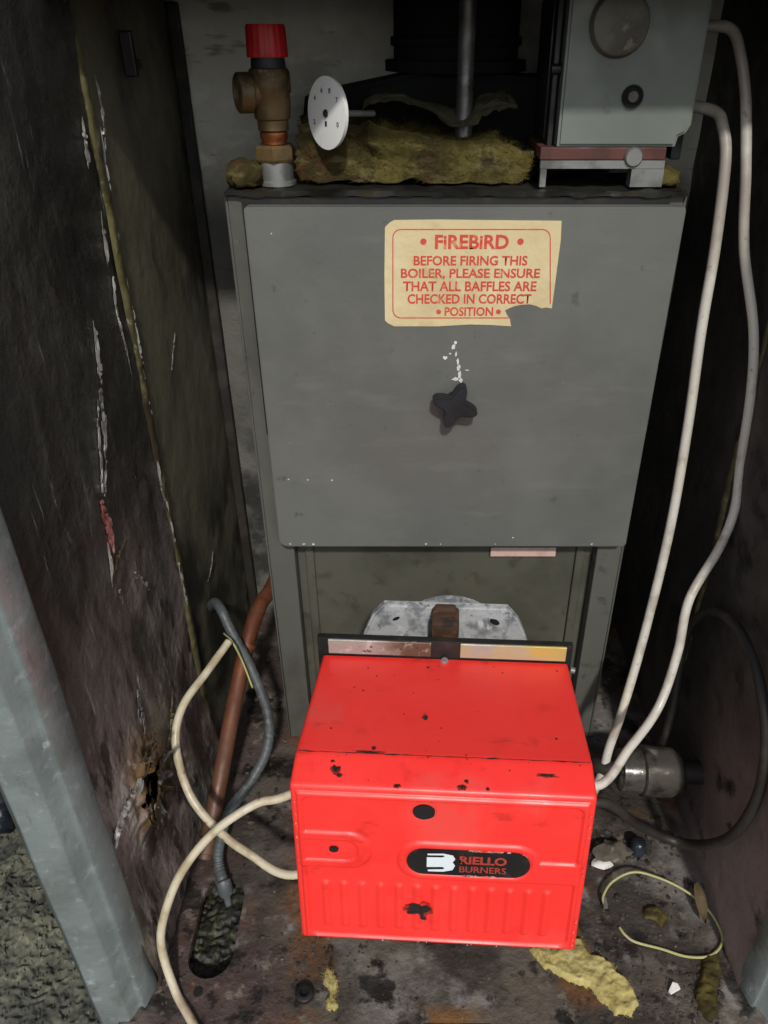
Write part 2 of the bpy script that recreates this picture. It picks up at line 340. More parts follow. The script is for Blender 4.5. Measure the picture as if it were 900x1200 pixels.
M['grit'] = mat('floor grit', (.060, .050, .042), [L((.022, .019, .016), 25, .45, .6), L((.16, .14, .12), 60, .60, .68)], rough=.85, bump=((.6, 200),))
M['sack'] = mat('dark navy plastic', (.011, .015, .022), [L((.05, .055, .08), 9, .52, .68)], rough=.3, bump=((.4, 20),))
M['sealant'] = mat('olive sealant', (.130, .119, .050), [L((.075, .069, .032), 22, .40, .60), L((.26, .245, .16), 110, .58, .70), L((.035, .026, .014), 7, .54, .64)], rough=.55, bump=((.6, 90),))
M['peel'] = mat('peeled pale paint and glints', (.26, .25, .235), [L((.12, .115, .105), 40, .42, .58), L((.55, .54, .52), 50, .58, .68)], rough=.35, metal=.2, bump=((.5, 150),))
M['peel_pink'] = mat('peeled pink primer', (.22, .075, .065), [L((.36, .24, .22), 80, .52, .66)], rough=.6, bump=((.5, 150),))
M['rot'] = mat('rotten rust', (.075, .045, .018), [L((.022, .018, .014), 40, .45, .62), L((.15, .10, .045), 60, .58, .7), L((.34, .32, .29), 90, .66, .72)], rough=.6, bump=((1, 70), (1, 200)))
M['outer'] = mat('outer sheet', (.05, .06, .055), [L((.03, .035, .03), 6, .4, .7)], rough=.6)

# ------------------------------------------------------------------ the ground outside
b = bmesh.new(); bx(b, -150, 150, -150, 150, -.20, -.065)
tag(obj('ground', b, M['moss']), kind='structure')
b = bmesh.new()
def gf(u, v):
    x = -.90 + .51 * u; y = .34 + .90 * v
    r1 = 1 - abs(mn.noise(Vector((x, y, 0)) * 75)) * 2; r2 = mn.noise(Vector((x, y, 4)) * 170)
    return Vector((x + .002 * r2, y, -.056 + r1 * .0065 + r2 * .0035 + fbm((x, y, 6), 8, 2) * .010))
grid(b, 210, 370, gf)
rnd = random.Random(3)
for _ in range(2600):
    x = rnd.uniform(-.88, -.40); y = rnd.uniform(.36, 1.05); z = gf((x + .90) / .51, (y - .34) / .90).z
    a = rnd.uniform(0, 6.28); r_ = rnd.uniform(.0015, .003); h = rnd.uniform(.004, .012); t_ = Vector((rnd.uniform(-.5, .5), rnd.uniform(-.5, .5), 1)).normalized() * h
    p = Vector((x, y, z - .001)); e = Vector((math.cos(a), math.sin(a), 0)) * r_; f_ = Vector((-e.y, e.x, 0))
    q = [b.verts.new(p + e), b.verts.new(p - e * .6 + f_), b.verts.new(p - e * .6 - f_), b.verts.new(p + t_)]
    b.faces.new((q[0], q[1], q[3])); b.faces.new((q[1], q[2], q[3])); b.faces.new((q[2], q[0], q[3]))
tag(obj('moss', b, M['moss'], smooth=True), 'matted olive moss and turf on the ground left of the housing', 'moss', kind='stuff')

b = bmesh.new()
c0 = at(12, 950, Z=-.04)
def sf(u, v):
    a = 2 * math.pi * u; e = math.pi * v
    p = Vector((math.sin(e) * math.cos(a), math.sin(e) * math.sin(a), math.cos(e)))
    k = 1 + .30 * mn.fractal(p * 2.2, .8, 2, 4)
    return c0 + Vector((-.085, .03, .015)) + Vector((p.x * .16, p.y * .085, max(-.04, p.z * .06))) * k
grid(b, 48, 28, sf); bmesh.ops.remove_doubles(b, verts=b.verts, dist=1e-5)
tag(base_origin(obj('plastic_sack', b, M['sack'], smooth=True)), 'crumpled dark navy plastic lying on the moss outside the housing', 'plastic sheet')

# ------------------------------------------------------------------ the housing
WL, WR, WB, FR = -.337, .437, 1.28, .482      # inner faces of left, right and back panels, front line
ROOFZ = 1.098
hs = thing('boiler_housing', (.044, .88, 0), 'rusty steel boiler housing with stained dark panels and galvanised front posts', 'housing')
# base plate with two slots
SL0, SL1 = at(247, 1120, Z=0), at(262, 1052, Z=0)
def slot_pts(a, c, r, n=10):
    d = (c - a).normalized(); p = Vector((-d.y, d.x, 0)); out = []
    for k in range(n + 1):
        t = math.pi * k / n; out.append(c + (p * math.cos(t) + d * math.sin(t)) * r)
    for k in range(n + 1):
        t = math.pi * k / n; out.append(a + (-p * math.cos(t) - d * math.sin(t)) * r)
    return out
slots = [slot_pts(SL0, SL1, .030), slot_pts(at(500, 1206, Z=0), at(575, 1206, Z=0), .012)]
b = bmesh.new(); es = []
def loop(pts):
    v = [b.verts.new(p) for p in pts]; return [b.edges.new((v[i], v[(i + 1) % len(v)])) for i in range(len(v))]
es += loop([(WL - .03, FR - .02, 0), (WR + .03, FR - .02, 0), (WR + .03, WB, 0), (WL - .03, WB, 0)])
for s_ in slots: es += loop(s_)
bmesh.ops.triangle_fill(b, use_beauty=True, use_dissolve=False, edges=es)
fs = [f for f in b.faces if any(abs((f.calc_center_median() - (SL0 + SL1) / 2).length) < 1e-3 for _ in (0,))]
r_ = bmesh.ops.extrude_face_region(b, geom=list(b.faces)); bmesh.ops.translate(b, vec=(0, 0, -.012), verts=[g for g in r_['geom'] if isinstance(g, bmesh.types.BMVert)])
obj('base_plate', b, M['floor'], hs)
# side panels: dented front sheets, flatter rear sheets, and the outer skin behind
HC = at(166, 918, X=WL)                       # the rust hole in the left front sheet
def dent(y, z, amp=.0045):
    return fbm((y, 1.7, z), 5, 3) * amp + fbm((y, 9, z), 22, 3) * amp * .35
def lw(u, v):
    y = .522 + (.905 - .522) * u; z = 1.12 * v
    x = WL + dent(y, z)
    d = math.hypot((y - HC.y), (z - HC.z) * .8)
    x += .020 * math.exp(-(d / .055) ** 2) + .010 * math.exp(-((z - .02) / .09) ** 2)
    k = math.exp(-(d / .05) ** 2); x += k * fbm((y, 4, z), 60, 3) * .012
    return Vector((x, y, z))
def lkeep(u, v):
    y = .522 + .383 * u; z = 1.12 * v; d = math.hypot((y - HC.y) * .62, z - HC.z); a = math.atan2(z - HC.z, y - HC.y)
    return d > .021 + .008 * mn.noise(Vector((math.cos(a) * 2, math.sin(a) * 2, 4)))
b = bmesh.new(); grid(b, 96, 250, lw, lkeep); obj('side_panel', b, M['wall'], hs, smooth=True)['label'] = 'maroon and black rusted front sheet'
b = bmesh.new(); grid(b, 40, 90, lambda u, v: Vector((WL + dent(.92 + .36 * u, 1.12 * v, .002), .917 + (WB - .917) * u, 1.12 * v))); obj('side_panel', b, M['wall_rear'], hs, smooth=True)['label'] = 'dark olive stained rear sheet'
def rw(u, v):
    y = .522 + (WB - .522) * u; z = 1.12 * v
    return Vector((WR + dent(y, z + 5) * .8 - .006 * math.exp(-(z / .04) ** 2), y, z))
b = bmesh.new(); grid(b, 90, 130, rw); obj('side_panel', b, M['wall_dark'], hs, smooth=True)
b = box(WL - .055, WL - .045, FR, WB + .05, -.05, 1.12); obj('outer_skin', b, M['outer'], hs)
b = box(WR + .045, WR + .055, FR, WB + .05, -.05, 1.12); obj('outer_skin', b, M['outer'], hs)
b = bmesh.new(); grid(b, 60, 80, lambda u, v: Vector((WL - .02 + (WR - WL + .04) * u, WB + fbm((u * .8, 3, v), 9, 3) * .004, 1.12 * v))); obj('back_panel', b, M['plaster'], hs, smooth=True)
b = bmesh.new(); bx(b, WL - .055, WR + .055, WB + .012, WB + .05, -.05, 1.12); obj('rear_skin', b, M['outer'], hs)
# roof and lintel, slightly out of level; unseen, front edge set back to place the shade
b = bmesh.new(); bx(b, WL - .07, WR + .07, .830, WB + .06, ROOFZ + .006, ROOFZ + .026); bx(b, WL - .07, WR + .07, .825, .8295, ROOFZ - .001, ROOFZ + .03)
for v in b.verts: v.co.z += (v.co.x - .0) * .012
obj('unseen_roof', b, M['outer'], hs)
# galvanised corner posts (folded section)
def post(sec, z0, z1):
    b = bmesh.new(); n = 40; rows = []
    for j in range(n + 1):
        z = z0 + (z1 - z0) * j / n
        rows.append([b.verts.new((x + .0012 * fbm((x, y, z), 8, 2), y + .0010 * fbm((x, y + 3, z), 8, 2), z)) for (x, y) in sec])
    for j in range(n):
        for k in range(len(sec) - 1): b.faces.new((rows[j][k], rows[j][k + 1], rows[j + 1][k + 1], rows[j + 1][k]))
    return b
sec = [(-.395, .500), (-.390, .482), (-.386, .479), (-.355, .482), (-.352, .484), (-.346, .498), (-.343, .500), (-.339, .498), (-.337, .500), (-.331, .527), (-.333, .533), (-.338, .530)]
obj('corner_post', post(sec, -.04, 1.10), M['galv'], hs, smooth='auto')
sec2 = [((WL + WR) - x, y) for (x, y) in sec]
obj('corner_post', post(sec2, -.04, 1.10), M['galv'], hs, smooth='auto')
b = box(WL + .001, WL + .018, 1.262, 1.2745, .0, 1.095, .003); obj('corner_shadow_strip', b, M['hose_black'], hs)  # added black strip in place of the shadow in the rear corner
# sealant bead in the seam of the left panel, and one on the right
def bead(xw, sgn, yc, wid):
    b = bmesh.new()
    def f(u, v):
        z = 1.12 * v; a = (u - .5) * 2
        ww = wid * (1 + .35 * fbm((z, 1, 2), 14, 2)); yy = yc + .003 * fbm((z, 5, 1), 6, 2) + a * ww / 2
        return Vector((xw + sgn * (.0042 * (1 - a * a) ** .4 * (1 + .35 * fbm((yy, z, 1), 60, 2)) - .0015), yy, z))
    grid(b, 6, 260, f); return b
obj('seam_sealant', bead(WL, 1, .911, .021), M['sealant'], hs, smooth=True)
obj('seam_sealant', bead(WR, -1, .911, .014), M['sealant'], hs, smooth=True)
# curled flakes of paint and bare edges on the left panel
def wall_x(y, z):
    return lw(max(0, min(1, (y - .522) / .383)), z / 1.12).x if y < .905 else WL + dent(y, z, .002)
def flake(px_pts, wpx, m, lift=.004, seed=0, X=WL, dens=1.0):
    """a broken line of chipped paint: small torn shards lifting off the sheet along a path"""
    b = bmesh.new(); rnd = random.Random(seed); pts = spline([at(x, y, X=X) for x, y in px_pts], 10); n = len(pts) - 1
    ln = sum((pts[i + 1] - pts[i]).length for i in range(n)); k = max(6, int(ln / .0040 * dens)); w0 = wpx * .00062
    for q in range(k):
        t = min(.999, max(0, (q + rnd.uniform(-.6, .6)) / k)); i = int(t * n); p = pts[i].lerp(pts[i + 1], t * n - i); d = (pts[i + 1] - pts[i]).normalized()
        side = Vector((0, -d.z, d.y)); d.x = 0
        L_ = rnd.choice((rnd.uniform(.003, .008), rnd.uniform(.010, .026))); W_ = w0 * rnd.uniform(.25, 1.25) * (.5 + math.sin(math.pi * t)); p = p + side * rnd.gauss(0, w0 * .7)
        x0 = wall_x(p.y, p.z) + .0008; nn = rnd.randint(6, 9); ring = []; tl = rnd.uniform(-.3, 1) * lift * .5
        for e in range(nn):
            a = 2 * math.pi * e / nn; r = rnd.uniform(.55, 1.15); c_ = d * math.cos(a) * L_ * r * .5 + side * math.sin(a) * W_ * r
            ring.append(Vector((x0 + .0006 + tl * math.sin(a) + abs(tl), p.y + c_.y, p.z + c_.z)))
        prism(b, ring, (-.0005, 0, 0))
    return obj('paint_flake_or_glint', b, m, hs)
flake([(97, 150), (101, 175), (104, 200)], 3.0, M['peel'], .003, 1)
flake([(109, 90), (116, 120), (121, 150), (124, 180)], 1.8, M['peel'], .002, 2, WL)
flake([(121, 255), (124, 285), (128, 308)], 3.2, M['peel'], .003, 3)
flake([(133, 325), (138, 365), (146, 400), (153, 432)], 2.2, M['peel'], .002, 4)
flake([(111, 385), (116, 430), (119, 480), (122, 520)], 3.2, M['peel'], .003, 6)
flake([(113, 470), (115, 520), (116, 575)], 1.8, M['peel'], .002, 7)
flake([(121, 515), (121, 550), (118, 585)], 2.4, M['peel'], .002, 8)
flake([(113, 588), (119, 605), (127, 625), (130, 642)], 4.2, M['peel_pink'], .004, 9, dens=3)
flake([(126, 642), (129, 660), (130, 678)], 2.4, M['peel'], .003, 10)
flake([(141, 640), (136, 655), (131, 672)], 3.0, M['rot'], .003, 11)
flake([(155, 672), (164, 682), (172, 692)], 3.0, M['peel'], .002, 12)
flake([(136, 690), (140, 700), (143, 708)], 4.0, M['peel'], .002, 15)
flake([(203, 395), (201, 415), (199, 436)], 1.4, M['peel'], .001, 16)
flake([(248, 648), (246, 665), (243, 682)], 2.2, M['peel'], .001, 18)
flake([(157, 545), (160, 553), (155, 561)], 4.0, M['black_iron'], .004, 19)
# pale shards put in as glints along the edges of the seam bead
for i, pts in enumerate([[(118, 155), (124, 200), (131, 245)], [(136, 265), (142, 310), (150, 345), (157, 385), (163, 420)], [(165, 425), (170, 460), (177, 492)],
                         [(184, 548), (190, 575), (196, 600), (202, 635)], [(207, 660), (213, 690), (219, 715)]]):
    flake(pts, 1.1, M['peel'], .003, 30 + i)
# the rusted-through patch: torn curls round the hole and rotten infill behind it
b = bmesh.new(); lump(b, HC + Vector((-.016, 0, 0)), .034, (.5, 1, 1.2), 3, .5, 2.2, 2); obj('rotten_infill', b, M['soil'], hs, smooth=True)
rnd = random.Random(11)
for i in range(13):
    a = i / 13 * 6.28 + rnd.uniform(-.2, .2); rr = rnd.uniform(.024, .040)
    p = Vector((0, HC.y + math.cos(a) * rr, HC.z + math.sin(a) * rr * 1.25)); p.x = lw((p.y - .522) / .383, p.z / 1.12).x
    b = bmesh.new(); ln = rnd.uniform(.012, .030); wd = rnd.uniform(.008, .018); od = Vector((0, math.cos(a), math.sin(a))); tn = Vector((0, -math.sin(a), math.cos(a)))
    grid(b, 5, 5, lambda u, v: p + od * (u - .3) * ln + tn * (v - .5) * wd * (1 - .5 * u) + Vector((.003 + .010 * u * u * rnd.uniform(.5, 1.1), 0, 0)))
    bmesh.ops.solidify(b, geom=list(b.faces), thickness=.0008)
    obj('rust_curl', b, M['rot'] if i % 3 else M['peel'], hs, smooth='auto')
flake([(150, 915), (143, 940), (136, 965), (131, 990)], 4.5, M['peel'], .006, 40, dens=2)
flake([(171, 940), (173, 952), (174, 962)], 5.0, M['peel'], .004, 41)
flake([(141, 1020), (147, 1040), (152, 1062)], 3.0, M['peel'], .004, 42)
flake([(152, 893), (162, 888), (176, 878)], 4.0, M['peel'], .006, 43)
flake([(201, 820), (199, 850), (196, 880), (199, 905)], 4.0, M['sealant'], .004, 44)
flake([(158, 795), (163, 830), (165, 860)], 6.0, M['zinc'], .0015, 45)
# small black catch high on the left panel
p = at(150, 76, X=WL); b = box(WL + .001, WL + .012, p.y - .020, p.y + .018, p.z - .006, p.z + .006, .002); bx(b, WL + .001, WL + .016, p.y - .022, p.y - .012, p.z - .012, p.z + .035, .002)
obj('panel_catch', b, M['black_iron'], hs)
# soil under the slots
b = bmesh.new()
def soil_f(u, v):
    x = -.36 + .80 * u; y = .46 + .36 * v
    return Vector((x, y, -.032 + .010 * fbm((x, y, 0), 14, 3) + .0055 * (1 - 2 * abs(mn.noise(Vector((x, y, 2)) * 95))) + .003 * mn.noise(Vector((x, y, 7)) * 220)))
grid(b, 300, 140, soil_f)
tag(obj('soil', b, M['soil'], smooth=True), kind='structure')

# ------------------------------------------------------------------ the boiler
BL, BR, BF, BT = -.213, .319, .940, .905
bo = thing('boiler', (.06, 1.08, 0), 'grey sheet steel oil boiler with flat door and yellow warning label', 'boiler')
for (x0, x1, xi) in ((BL, BL + .003, -.172), (BR - .003, BR, .280)):
    b = bmesh.new(); s_ = 1 if xi < 0 else -1
    bx(b, x0, x1, BF, 1.22, .004, .9, .0008, 1)
    fx0, fx1 = (x1 + .0002, xi) if s_ > 0 else (xi, x0 - .0002)
    bx(b, fx0, fx1, BF + .0006, BF + .0036, .004, .9, .0008, 1)
    ix0, ix1 = (xi - .003, xi) if s_ > 0 else (xi, xi + .003)
    bx(b, ix0, ix1, BF + .0038, .966, .004, .9)
    obj('side_panel', b, M['body'], bo, smooth='auto')
b = bmesh.new(); bx(b, -.1715, .2795, .966, .969, .004, .62)
for xa, xb in ((-.160, -.146), (.254, .268)): bx(b, xa, xb, .9595, .9658, .004, .62, .003, 2)
obj('lower_panel', b, M['lower'], bo, smooth='auto')
b = box(BL + .006, BR - .006, .975, 1.215, .01, .885); obj('heat_exchanger', b, M['black_iron'], bo)
b = bmesh.new()
grid(b, 110, 50, lambda u, v: Vector((BL + .001 + (BR - BL - .002) * u, BF - .008 + (1.22 - BF + .008) * v, BT + .0025 * fbm((u * 5, v * 3, 0), 4, 3) - (.004 if v < .01 else 0))))
bmesh.ops.solidify(b, geom=list(b.faces), thickness=.004); obj('top_plate', b, M['topplate'], bo, smooth='auto')
b = box(BL + .02, BR - .02, .9355, .939, .60, .9); obj('door_gasket', b, M['black_iron'], bo)
# door
DY = .915
DX0, DX1, DZ0, DZ1 = -.1875, .3125, .428, .8925
b = bmesh.new(); r0 = .012; pts = []
for (cx, cz, a0, r) in ((DX1 - .004, DZ1 - .004, 0, .004), (DX0 + .004, DZ1 - .004, 90, .004), (DX0 + r0, DZ0 + r0, 180, r0), (DX1 - .006, DZ0 + .006, 270, .006)):
    for k in range(5): a = R(a0 + 22.5 * k); pts.append((cx + r * math.cos(a), DY, cz + r * math.sin(a)))
prism(b, pts, (0, .020, 0), bev=.002)
door = obj('door', b, M['door'], bo, smooth='auto')
# warning label on the door, torn at its lower right corner
def lz(x, y): return at(420 + x / 3.214, 240 + y / 3.214, Y=DY)
outl = [(100, 84), (118, 66), (135, 57), (300, 55), (560, 58), (765, 60), (762, 130), (745, 262), (728, 390), (705, 386), (690, 390), (668, 380), (645, 374), (618, 376), (592, 380), (570, 388), (552, 397), (560, 415), (570, 430), (575, 457), (500, 452), (420, 450), (300, 457), (135, 457), (112, 446), (100, 435), (98, 260)]
b = bmesh.new(); prism(b, [lz(*p) + Vector((0, -.0008, 0)) for p in outl], (0, .0007, 0)); obj('warning_label', b, M['sticker'], door)
b = bmesh.new(); YT = DY - .0011
def trect(s, x0, x1, y0, y1, off=.024):
    a = lz(x0, y1); c = lz(x1, y0); text_bm(b, s, a.x, c.x, a.z, c.z, YT, off=off)
trect('FiREBiRD', 288, 568, 112, 166, .030)
trect('BEFORE FIRING THIS', 208, 638, 191, 228); trect('BOILER, PLEASE ENSURE', 160, 685, 239, 281); trect('THAT ALL BAFFLES ARE', 168, 672, 287, 325)
trect('CHECKED IN CORRECT', 185, 652, 335, 372); trect('POSITION', 324, 508, 384, 418)
for (x, y, r) in ((245, 138, 11), (610, 138, 11), (302, 402, 9), (527, 402, 9)):
    c = lz(x, y); b.faces.new([b.verts.new((c.x + r * .00034 * math.cos(k * .524), YT, c.z + r * .00034 * math.sin(k * .524))) for k in range(12)])
bp = []
for (cx, cy, a0) in ((160, 395, 90), (160, 122, 180), (692, 122, 270)):
    for k in range(7): a = R(a0 + 15 * k); bp.append((cx + 30 * math.cos(a), cy + 30 * math.sin(a)))
bp = [(566, 425)] + bp + [(722, 372)]
for i in range(len(bp) - 1):
    p, q = Vector(bp[i]), Vector(bp[i + 1]); n_ = Vector((q.y - p.y, p.x - q.x)).normalized() * 2.0
    b.faces.new([b.verts.new(Vector((lz(*r).x, YT, lz(*r).z))) for r in (p + n_, q + n_, q - n_, p - n_)])
obj('label_lettering', b, M['red_print'], door)
# star knob
kc = at(533.5, 478, Y=DY - .030); b = bmesh.new(); pts = []
for k in range(64):
    a = 2 * math.pi * k / 64; lob = .5 + .5 * math.cos(4 * (a - R(70))); r = .0150 + .0150 * lob ** 1.35
    pts.append((kc.x + r * math.cos(a), kc.y, kc.z + r * math.sin(a)))
prism(b, pts, (0, .016, 0), bev=.0022)
kn = obj('star_knob', b, M['black_plastic'], door, smooth='auto')
b = bmesh.new(); lathe(b, (kc.x, DY - .0145, kc.z), (0, 1, 0), [(0, .010), (.0142, .010)], 20); obj('knob_stem', b, M['black_plastic'], door, smooth='auto')
b = bmesh.new()
for i, (x, y, r, sx, sy) in enumerate(((365, 518, 6, .8, 1.1), (358, 535, 8, .8, 1.3), (326, 575, 7, 1, 1), (345, 560, 4, 1.2, .7), (368, 560, 5, .7, 2), (374, 590, 5, .8, 2), (377, 612, 7, .9, 1.8), (381, 640, 8, .9, 2.2), (366, 655, 8, 1.6, .9), (386, 660, 7, 1, 1.4), (410, 622, 4, 1.8, .5))):
    splat(b, lz(x, y) + Vector((0, -.0006, 0)), (1, 0, 0), (0, 0, 1), r * .00034, .0005, 11, .35, i, sx, sy)
obj('paint_drip', b, M['white_paint'], door)
b = bmesh.new(); rnd = random.Random(5)
for i in range(13):
    x = rnd.choice([rnd.uniform(DX0 + .01, DX0 + .05), rnd.uniform(DX0 + .01, DX1 - .01)]); z = rnd.choice([DZ0 + .006, DZ0 + rnd.uniform(.01, .12), rnd.uniform(DZ0, DZ1)])
    splat(b, (x, DY - .0004, max(DZ0 + .005, min(DZ1 - .01, z))), (1, 0, 0), (0, 0, 1), rnd.uniform(.0005, .0013), .0004, 8, .4, i, rnd.uniform(.8, 2), 1)
tag(obj('paint_specks', b, M['white_paint'], door), kind='stuff')
a0 = at(575, 648, Y=.958); a1 = at(651, 648, Y=.958); b = box(a0.x, a1.x, .9575, .9590, a0.z - .006, a0.z + .010); obj('tag_strip', b, M['pink_tag'], bo)
# smoke hood behind the insulation
b = bmesh.new(); prism(b, [(-.145, 1.075, BT), (.215, 1.075, BT), (.215, 1.075, 1.010), (.02, 1.075, 1.020), (-.13, 1.075, .992)], (0, .13, 0), bev=.006); obj('smoke_hood', b, M['flue'], bo, smooth='auto')

# ------------------------------------------------------------------ the burner
BZ = .186
bu = thing('oil_burner', (.0435, .714, BZ), 'red enamelled oil burner with ribbed front and black badge', 'burner', R(-3.0))
HW = .1525
prof = [(-.243, .010), (-.218, .238), (-.180, .2445), (-.001, .212), (-.001, .010)]
b = bmesh.new(); prism(b, [(-HW, y, z) for y, z in prof], (2 * HW, 0, 0))
bmesh.ops.recalc_face_normals(b, faces=b.faces)
es = [e for e in b.edges if e.calc_face_angle(0) > .3 and not all(abs(v.co.y + .001) < 1e-4 for v in e.verts)]
bmesh.ops.bevel(b, geom=es, offset=.0055, segments=4, affect='EDGES', profile=.6)
FB, FT = Vector((0, -.243, .010)), Vector((0, -.218, .238)); fd = FT - FB; FH = fd.length; fd.normalize(); fn = Vector((0, -fd.z, fd.y))
def sst(a, c, x): t = max(0, min(1, (x - a) / (c - a))); return t * t * (3 - 2 * t)
def rr_sdf(x, y, cx, cy, hx, hy, r):
    qx = abs(x - cx) - hx + r; qy = abs(y - cy) - hy + r
    return math.hypot(max(qx, 0), max(qy, 0)) + min(max(qx, qy), 0) - r
BADGE = (.606 * .30 - HW, FH * (1 - .418)); BHX, BHY = .064, .0185
def face_h(x, y):
    """relief of the front: x across, y up; recessed panel with raised islands, ribs"""
    d_in = rr_sdf(x, y, 0, FH * .495, HW - .0105, FH * .455, .010)          # inside the frame < 0
    isl = min(rr_sdf(x, y, BADGE[0], BADGE[1], BHX + .008, BHY + .007, BHY + .006),
              rr_sdf(x, y, .15, FH * .535, .15 - BADGE[0], FH * .062, .006),
              rr_sdf(x, y, -HW, FH * .625, .30 * .265, FH * .105, FH * .10) )
    isl2 = rr_sdf(x, y, -HW, FH * .625, .30 * .225, FH * .065, FH * .06)
    h = -.0028 * sst(.0005, -.0030, d_in)
    ridge = .0030 * sst(.0030, -.0010, isl)
    h = min(.0006, h + ridge)
    h -= .0020 * sst(.0012, -.0016, isl2) * sst(.002, -.002, d_in)
    bd = rr_sdf(x, y, BADGE[0], BADGE[1], BHX + .001, BHY + .001, BHY); h -= .0016 * sst(.0012, -.0008, bd)
    for k in range(13):
        cx = (.105 + .785 * k / 12) * .30 - HW
        q = rr_sdf(x, y, cx, FH * (1 - .735), .0036, FH * .150, .0036); h += .0030 * sst(.0032, -.0030, q)
    for (cx, cy, r) in ((.45 * .30 - HW, FH * .885, .0105), (.14 * .30 - HW, FH * .63, .0045)):
        h -= .0012 * sst(1.25, .95, math.hypot(x - cx, (y - cy)) / r)
    return h
def ff(u, v):
    x = -HW + .004 + (2 * HW - .008) * u; y = .004 + (FH - .008) * v
    edge = min(x + HW - .004, HW - .004 - x, y - .004, FH - .004 - y)
    h = face_h(x, y) + .0031 - .0042 * (1 - sst(0, .005, edge))
    return FB + Vector((x, 0, 0)) + fd * y + fn * h
grid(b, 230, 176, ff)
cover = obj('cover', b, M['red'], bu, smooth='auto', local=True)
def fpt(x, y, h): return FB + Vector((x, 0, 0)) + fd * y + fn * h
for (cx, cy, rx, ry) in ((.45 * .30 - HW, FH * .885, .0112, .0092), (.14 * .30 - HW, FH * .63, .0048, .0036)):
    b = bmesh.new(); splat(b, fpt(cx, cy, .0006), (1, 0, 0), fd, 1, .0022, 24, .02, 1, rx, ry); obj('screw_opening', b, M['hole'], bu, local=True)
b = bmesh.new(); pts = []
for k in range(24):
    a = R(-90 + 180 * k / 23); pts.append((BADGE[0] + BHX - BHY + BHY * math.cos(a), BADGE[1] + BHY * math.sin(a)))
for k in range(24):
    a = R(90 + 180 * k / 23); pts.append((BADGE[0] - BHX + BHY + BHY * math.cos(a), BADGE[1] + BHY * math.sin(a)))
prism(b, [fpt(x, y, .0010) for x, y in pts], fn * .0014)
badge = obj('badge', b, M['badge'], bu, local=True)
# badge print: emblem and two words.  bp(u, v): u along 0..1, v up 0..1 over the badge
def bq(u, v, h=.0028): return fpt(BADGE[0] - BHX + 2 * BHX * u, BADGE[1] - BHY + 2 * BHY * v, h)
b = bmesh.new()
em = [(.17, .83), (.30, .86), (.375, .80), (.395, .66), (.375, .53), (.395, .40), (.375, .22), (.30, .14), (.175, .13), (.175, .20), (.30, .24), (.31, .30), (.29, .33), (.165, .30), (.165, .69), (.29, .71), (.31, .75), (.30, .79), (.17, .77)]
b.faces.new([b.verts.new(bq(*p)) for p in em]); bmesh.ops.triangulate(b, faces=b.faces)
obj('emblem', b, M['badge_white'], badge, local=True)
def badge_text(s, u0, u1, v0, v1):
    b = bmesh.new(); text_bm(b, s, u0, u1, v0, v1, 0, off=.04 if s[0] == 'R' else .015)
    for v in b.verts: v.co = bq(v.co.x, v.co.z)
    return b
obj('badge_lettering', badge_text('RIELLO', .43, .81, .48, .80), M['badge_red'], badge, local=True)
obj('badge_lettering', badge_text('BURNERS', .43, .81, .15, .40), M['badge_red'], badge, local=True)
b = bmesh.new(); rnd = random.Random(8)
for i in range(26):
    u = rnd.uniform(.5, 1.0) if i < 19 else rnd.uniform(.45, .8); top = i < 19
    x = BADGE[0] - BHX + 2 * BHX * u; dxr = max(0, u - .88) * 2 * BHX; yy = math.sqrt(max(0, BHY ** 2 - dxr ** 2)) * (1 if top else -1)
    splat(b, fpt(x, BADGE[1] + yy * 1.03, .0022), (1, 0, 0), fd, rnd.uniform(.0008, .0022), .0006, 9, .45, i, 1.6, .8)
tag(obj('worn_edge', b, M['chip'], badge, local=True), kind='stuff')
# burnt patch and soot specks
b = bmesh.new(); cx, cy = .435 * .30 - HW, FH * .262
for i, (dx, dy, r, sx, sy) in enumerate(((0, 0, .0092, 1.15, .85), (-.006, .002, .0055, 1, 1), (.008, .002, .005, 1.2, .7), (.004, -.009, .003, .6, 1.8), (.007, -.013, .0022, 1, 1), (-.010, -.004, .002, 1, 1))):
    splat(b, fpt(cx + dx, cy + dy, .0030 + .0002 * i), (1, 0, 0), fd, r, .0004, 22, .35, 20 + i, sx, sy)
obj('burnt_patch', b, M['soot'], bu, local=True)
b = bmesh.new(); rnd = random.Random(21)
def top_pt(x, y):
    if y < -.180: t = (y + .218) / .038; z = .238 + .0065 * t
    else: t = (y + .180) / .179; z = .2445 - .0325 * t
    return Vector((x, y, z + .0002))
spk = [(-.020, -.118, .0022, 1, 2), (.105, -.196, .0028, 2.4, .6), (-.108, -.198, .0034, 1, 1.2), (-.104, -.205, .0022, 1, 1), (-.112, -.190, .0014, 1, 1), (-.072, -.172, .0018, 1, 1), (.12, -.145, .0010, 1, 1), (-.02, -.02, .0014, 1, 1), (-.075, -.178, .004, 2.5, .35), (.02, -.212, .0028, 1.2, 1), (.024, -.206, .0016, 1, 1), (-.045, -.214, .0018, 1.6, 1), (.045, -.213, .0014, 1, 1)]
for i, (x, y, r, sx, sy) in enumerate(spk): splat(b, top_pt(x, y), (1, 0, 0), (0, 1, .0), r, .0005, 12, .5, i, sx, sy)
for i in range(30):
    x = rnd.uniform(-.14, .14); y = rnd.choice([rnd.uniform(-.21, -.01), -.18 + rnd.gauss(0, .004)]); splat(b, top_pt(x, y), (1, 0, 0), (0, 1, 0), rnd.uniform(.0003, .0010), .0004, 8, .4, 50 + i)
tag(obj('soot_specks', b, M['soot'], bu, local=True), kind='stuff')
b = bmesh.new(); rnd = random.Random(33)
